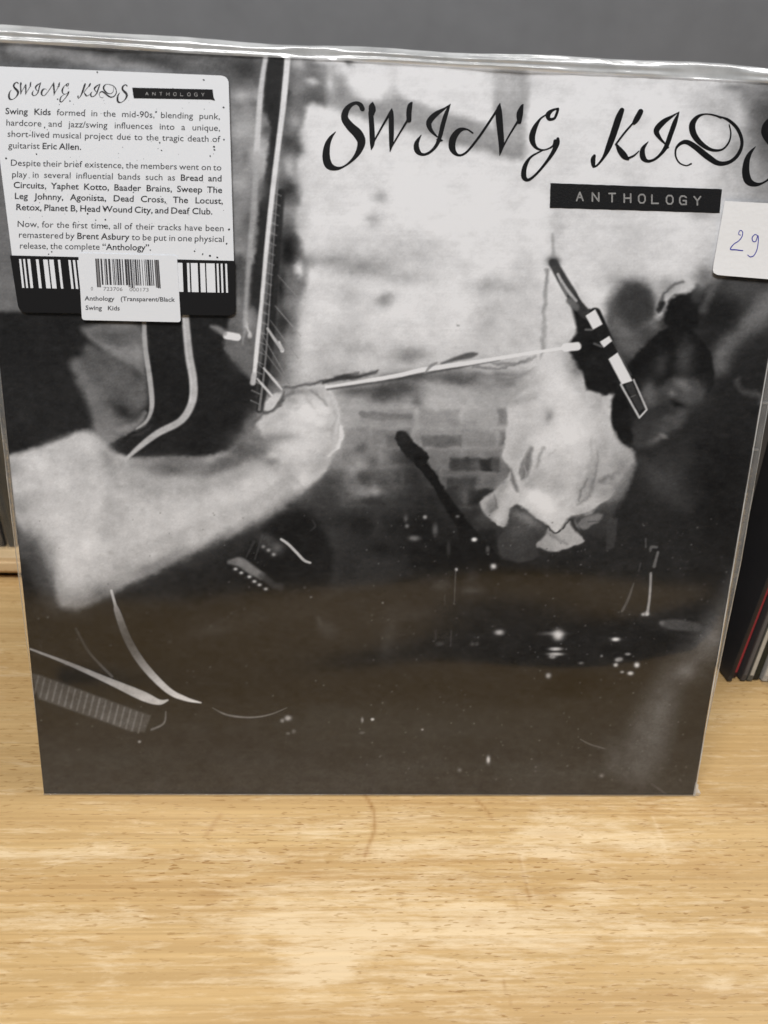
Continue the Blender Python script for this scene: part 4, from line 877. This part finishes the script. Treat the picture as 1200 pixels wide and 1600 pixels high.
# worn varnish and painted-in pale glare, laid out in the table's own metres
tx0, tx1, ty0, ty1 = -.75, .75, -.36, .215
NX2, NY2 = 520, 330
xs = np.concatenate([np.linspace(tx0, -.26, 20), np.linspace(-.255, .30, NX2-40), np.linspace(.305, tx1, 20)]); ys = np.concatenate([np.linspace(ty0, -.13, 20), np.linspace(-.128, .12, NY2-40), np.linspace(.122, ty1, 20)])
NX2, NY2 = len(xs), len(ys)
TX, TY = np.meshgrid(xs, ys); wear_sheen = np.zeros_like(TX); stain = np.zeros_like(TX)
def wblob(px, py, rx, ry, a_, arr, ang=0):
    """rx, ry in mm on the table"""
    p = table_pt(px, py); dx, dy = TX-p[0], TY-p[1]; c_, s_ = math.cos(math.radians(ang)), math.sin(math.radians(ang))
    u_ = (dx*c_+dy*s_)/(rx/1000); v_ = (-dx*s_+dy*c_)/(ry/1000)
    arr += a_*.72*np.exp(-(u_*u_+v_*v_))
for px, py, rx, ry, a_ in [(500, 1300, 26, 4, .8), (700, 1325, 60, 5, .8), (860, 1275, 22, 4, .7), (920, 1305, 45, 7, .7), (1000, 1320, 14, 5, .7), (860, 1330, 16, 4, .6), (620, 1400, 60, 6, .5), (440, 1440, 30, 5, .8), (480, 1520, 12, 8, .9), (560, 1460, 40, 6, .7),
        (930, 1400, 10, 5, .9), (800, 1440, 60, 6, .5), (870, 1470, 70, 6, .5), (730, 1520, 40, 10, .4), (330, 1430, 40, 4, .5), (170, 1505, 10, 6, .6), (60, 1445, 30, 3, .7), (180, 1340, 70, 3, .5), (100, 1330, 40, 3, .4), (250, 1290, 50, 3, .4), (640, 1285, 30, 4, .4), (1050, 1450, 60, 5, .4), (1100, 1540, 60, 4, .3), (500, 1380, 22, 3, .5), (520, 1500, 14, 9, .5)]:
    wblob(px, py, rx, ry, a_, wear_sheen)
wblob(700, 1390, 95, 38, .30, wear_sheen); wblob(480, 1500, 60, 22, .22, wear_sheen)  # broad pale sheen of the table's middle, painted into its colour
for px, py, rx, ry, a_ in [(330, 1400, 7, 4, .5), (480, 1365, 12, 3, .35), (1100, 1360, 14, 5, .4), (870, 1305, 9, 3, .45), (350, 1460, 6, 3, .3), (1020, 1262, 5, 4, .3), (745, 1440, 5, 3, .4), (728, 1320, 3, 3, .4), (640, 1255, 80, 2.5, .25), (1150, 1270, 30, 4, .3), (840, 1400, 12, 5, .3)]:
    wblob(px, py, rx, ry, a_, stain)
def tline(pts, r_mm, a_, arr):
    P_ = [table_pt(x, y) for x, y in pts]
    P_ = catmull([(p[0], p[1]) for p in P_], 5); best = np.full_like(TX, 9.)
    for i in range(len(P_)-1):
        d, _ = seg_dist(TX, TY, P_[i], P_[i+1]); best = np.minimum(best, d)
    arr += a_*np.exp(-(best/(r_mm/1000))**2)
tline([(568, 1240), (582, 1262), (585, 1295), (577, 1318), (570, 1338)], .9, .75, stain); tline([(742, 1248), (757, 1262), (768, 1278)], .7, .6, stain); tline([(345, 1273), (332, 1290), (322, 1306)], 1.3, .35, stain)
tline([(815, 1335), (820, 1370), (835, 1400)], 1.2, .4, wear_sheen); tline([(812, 1340), (822, 1380), (828, 1405)], .6, .5, stain); tline([(1020, 1275), (1030, 1300), (1040, 1330)], .9, .35, wear_sheen); tline([(785, 1530), (790, 1545), (798, 1570)], .4, .5, stain); tline([(800, 1390), (808, 1420)], .5, .5, stain)
tline([(812, 1300), (850, 1298), (900, 1300), (915, 1312)], 2.2, .5, wear_sheen)
V = np.stack([TX.ravel(), TY.ravel(), np.zeros(TX.size)], -1)
ix = np.arange(TX.size).reshape(NY2, NX2)
F = np.stack([ix[:-1, :-1], ix[:-1, 1:], ix[1:, 1:], ix[1:, :-1]], -1).reshape(-1, 4)
nb = len(V)
V = V.tolist()+[(tx0, ty0, -.03), (tx1, ty0, -.03), (tx1, ty1, -.03), (tx0, ty1, -.03)]
F = F.tolist(); c0, c1, c2, c3 = int(ix[0, 0]), int(ix[0, -1]), int(ix[-1, -1]), int(ix[-1, 0])
F += [[nb+3, nb+2, nb+1, nb], [nb, nb+1]+ix[0, ::-1].tolist(), [nb+2, nb+3]+ix[-1, :].tolist(), [nb+1, nb+2]+ix[::-1, -1].tolist(), [nb+3, nb]+ix[:, 0].tolist()]
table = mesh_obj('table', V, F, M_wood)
ca = table.data.color_attributes.new('wear_sheen', 'FLOAT_COLOR', 'POINT')
cc = np.zeros((len(V), 4), np.float32); cc[:nb, 0] = np.clip(wear_sheen.ravel(), 0, 1); cc[:nb, 1] = np.clip(stain.ravel(), 0, 1); cc[:, 3] = 1
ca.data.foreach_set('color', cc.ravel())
tag(table, 'pale varnished wooden table top with streaky grain, worn patches and painted pale sheen', 'table')

# ================================================================== BACKGROUND
def boxm(name, x0, x1, y0, y1, z0, z1, mat, parent=None, bev=0):
    bm = bmesh.new(); bmesh.ops.create_cube(bm, size=1)
    for v_ in bm.verts: v_.co = ((x0+x1)/2+v_.co.x*(x1-x0), (y0+y1)/2+v_.co.y*(y1-y0), (z0+z1)/2+v_.co.z*(z1-z0))
    if bev: bmesh.ops.bevel(bm, geom=bm.edges[:], offset=bev, segments=2, affect='EDGES')
    me = bpy.data.meshes.new(name); bm.to_mesh(me); bm.free(); me.materials.append(mat)
    o = bpy.data.objects.new(name, me); scene.collection.objects.link(o)
    if parent: o.parent = parent
    return o
M_wall = simple('grey_wall_paint', (.150, .154, .163), .6, .3, .3, 90, .14, 30)
wall = boxm('wall', -2, 2, .62, .66, -.5, 1.9, M_wall); tag(wall, kind='structure')
M_floor = simple('dark_floor', (.05, .05, .055), .7, .2, 0, 0, .2, 10)
fl = boxm('floor', -2.5, 2.5, -3, .62, -.78, -.74, M_floor); tag(fl, kind='structure')
shelf = empty('shelf', (0, .206, 0)); tag(shelf, 'pale wooden shelf board raised above a dark gap behind the table', 'shelf')
M_dark = simple('gap_shade', (.006, .006, .006), .8, .1)
boxm('board', -.75, .75, .0, .38, .0052, .0172, M_wood2, shelf, .003); boxm('gap_shade_block', -.75, .75, .012, .38, -.03, .0050, M_dark, shelf)  # solid near-black block paints the shade beneath the board

M_bag = film_material('thin_bag_film', .05, .10, 1.4, .4, 1.45, 120)
# records filed on edge: spine towards the viewer
def filed_record(x, y, z0, lean, col, thick, label, group, h=.315, wy=.30, spine=None, bag=False, cur=0.0):
    r = empty('filed_record', (x, y, z0), (0, lean, 0)); tag(r, label, 'record', group)
    m = simple('card_'+'dark' if sum(col) < .3 else 'card_pale', col, .45, .4, 0, 0, .25, 60)
    # gently bowed card sleeve
    V, F = [], []; n = 14
    for j in range(n+1):
        zq = h*j/n; dx = cur*math.sin(math.pi*j/n)
        for (a_, b_) in ((-thick/2, 0), (thick/2, 0), (thick/2, wy), (-thick/2, wy)): V.append((a_+dx, b_, zq))
    for j in range(n):
        for k in range(4): F.append((j*4+k, j*4+(k+1) % 4, (j+1)*4+(k+1) % 4, (j+1)*4+k))
    F += [(3, 2, 1, 0), tuple(n*4+k for k in range(4))]
    mesh_obj('card_sleeve', V, F, m, r)
    if spine:
        ms = simple('spine_print', spine, .4, .4, 0, 0, .2, 200)
        V, F = [], []
        for j in range(n+1):
            zq = .004+(h-.008)*j/n; dx = cur*math.sin(math.pi*zq/h)
            V += [(-thick*.36+dx, -.0003, zq), (thick*.36+dx, -.0003, zq)]
        for j in range(n): F.append((2*j, 2*j+1, 2*j+3, 2*j+2))
        mesh_obj('spine', V, F, ms, r)
    if bag:
        V, F = [], []
        for j in range(n+1):
            zq = -.001+(h+.004)*j/n; dx = cur*math.sin(math.pi*j/n)
            V += [(-thick*.75+dx, .02, zq), (-thick*.62+dx, -.002, zq), (dx, -.0045-.001*math.sin(j), zq), (thick*.62+dx, -.002, zq), (thick*.75+dx, .02, zq)]
        for j in range(n):
            for k in range(4): F.append((j*5+k, j*5+k+1, (j+1)*5+k+1, (j+1)*5+k))
        mesh_obj('plastic_bag', V, F, M_bag, r, True)
    return r
GR = 'records filed on edge at the right of the album'
x = .2205
for col, th_, sp_, bag, lab_, cur in [
    ((.034, .033, .036), .0026, (.015, .013, .018), False, 'black record spine nearest the album, first of the leaning row', .0),
    ((.03, .012, .016), .0040, (.34, .03, .045), False, 'record with a dark red spine beside the black one', -.0005),
    ((.06, .056, .058), .0030, (.09, .09, .10), False, 'charcoal record between the red spine and the grey ones', -.0008),
    ((.10, .10, .09), .0032, (.46, .45, .41), False, 'record with a pale grey spine in the middle of the row', -.0015),
    ((.012, .014, .013), .0040, (.010, .016, .014), False, 'black green record behind the pale grey spine', -.002),
    ((.45, .44, .42), .0034, (.62, .60, .57), True, 'record in a white card sleeve with a bowed edge', -.003),
    ((.02, .10, .06), .0032, (.02, .16, .09), False, 'record with a green spine near the frame edge', -.002),
    ((.55, .10, .05), .0030, (.60, .12, .05), False, 'record with an orange red spine, last in view of the row', -.001),
    ((.05, .05, .06), .0040, None, True, 'dark grey record at the far right end of the row', 0)]:
    filed_record(x, .096+random.uniform(-.003, .004), .0012, math.radians(5.5), col, th_, lab_, GR, spine=sp_, bag=bag, cur=cur)
    x += th_+.0011
x = -.263
for col, lab_ in [((.015, .018, .017), 'dark green black record on the shelf at the left edge'), ((.012, .011, .012), 'black record on the shelf just left of the album'), ((.02, .02, .022), 'charcoal record on the shelf, farthest left')]:
    filed_record(x, .226, .0180, math.radians(-4), col, .005, lab_, 'records filed on the shelf at the left', bag=True); x -= .0085
# dark box the album leans against
crate = empty('record_crate', (0.0, .1, 0)); tag(crate, 'black ribbed crate standing behind the album', 'crate')
M_cr = simple('black_plastic', (.06, .06, .062), .5, .4, .2, 500)
M_rb = simple('rib_plastic', (.22, .22, .22), .35, .5)
boxm('body', -.14, .212, .0, .11, .0, .30, M_cr, crate, .004)
for k in range(11):
    boxm('rib', -.13, .205, -.0012, .0, .018+k*.026, .0190+k*.026, M_rb, crate)
V = [(-.10, .004, .001), (.10, .004, .001), (.10, -.001, .0008), (-.10, -.001, .0008)]
def wedge():
    y0 = -.1+.0075; t = math.tan(LEAN); z1 = .27
    V = [(-.1, y0, .001), (.1, y0, .001), (.1, -.0005, .001), (-.1, -.0005, .001), (-.1, y0+t*z1, z1), (.1, y0+t*z1, z1), (.1, -.0005, z1), (-.1, -.0005, z1)]
    return mesh_obj('support_wedge', V, [(3, 2, 1, 0), (4, 5, 6, 7), (0, 1, 5, 4), (1, 2, 6, 5), (2, 3, 7, 6), (3, 0, 4, 7)], M_cr, crate)
wedge()
# end block of the wooden rack at the right
M_w3 = simple('orange_wood', (.42, .23, .09), .5, .3, 0, 0, .2, 30)
blk_ = boxm('bookend', .262, .30, .115, .20, .0005, .03, M_w3, None, .003); tag(blk_, 'small block of orange brown wood at the right behind the row of records', 'wood block')
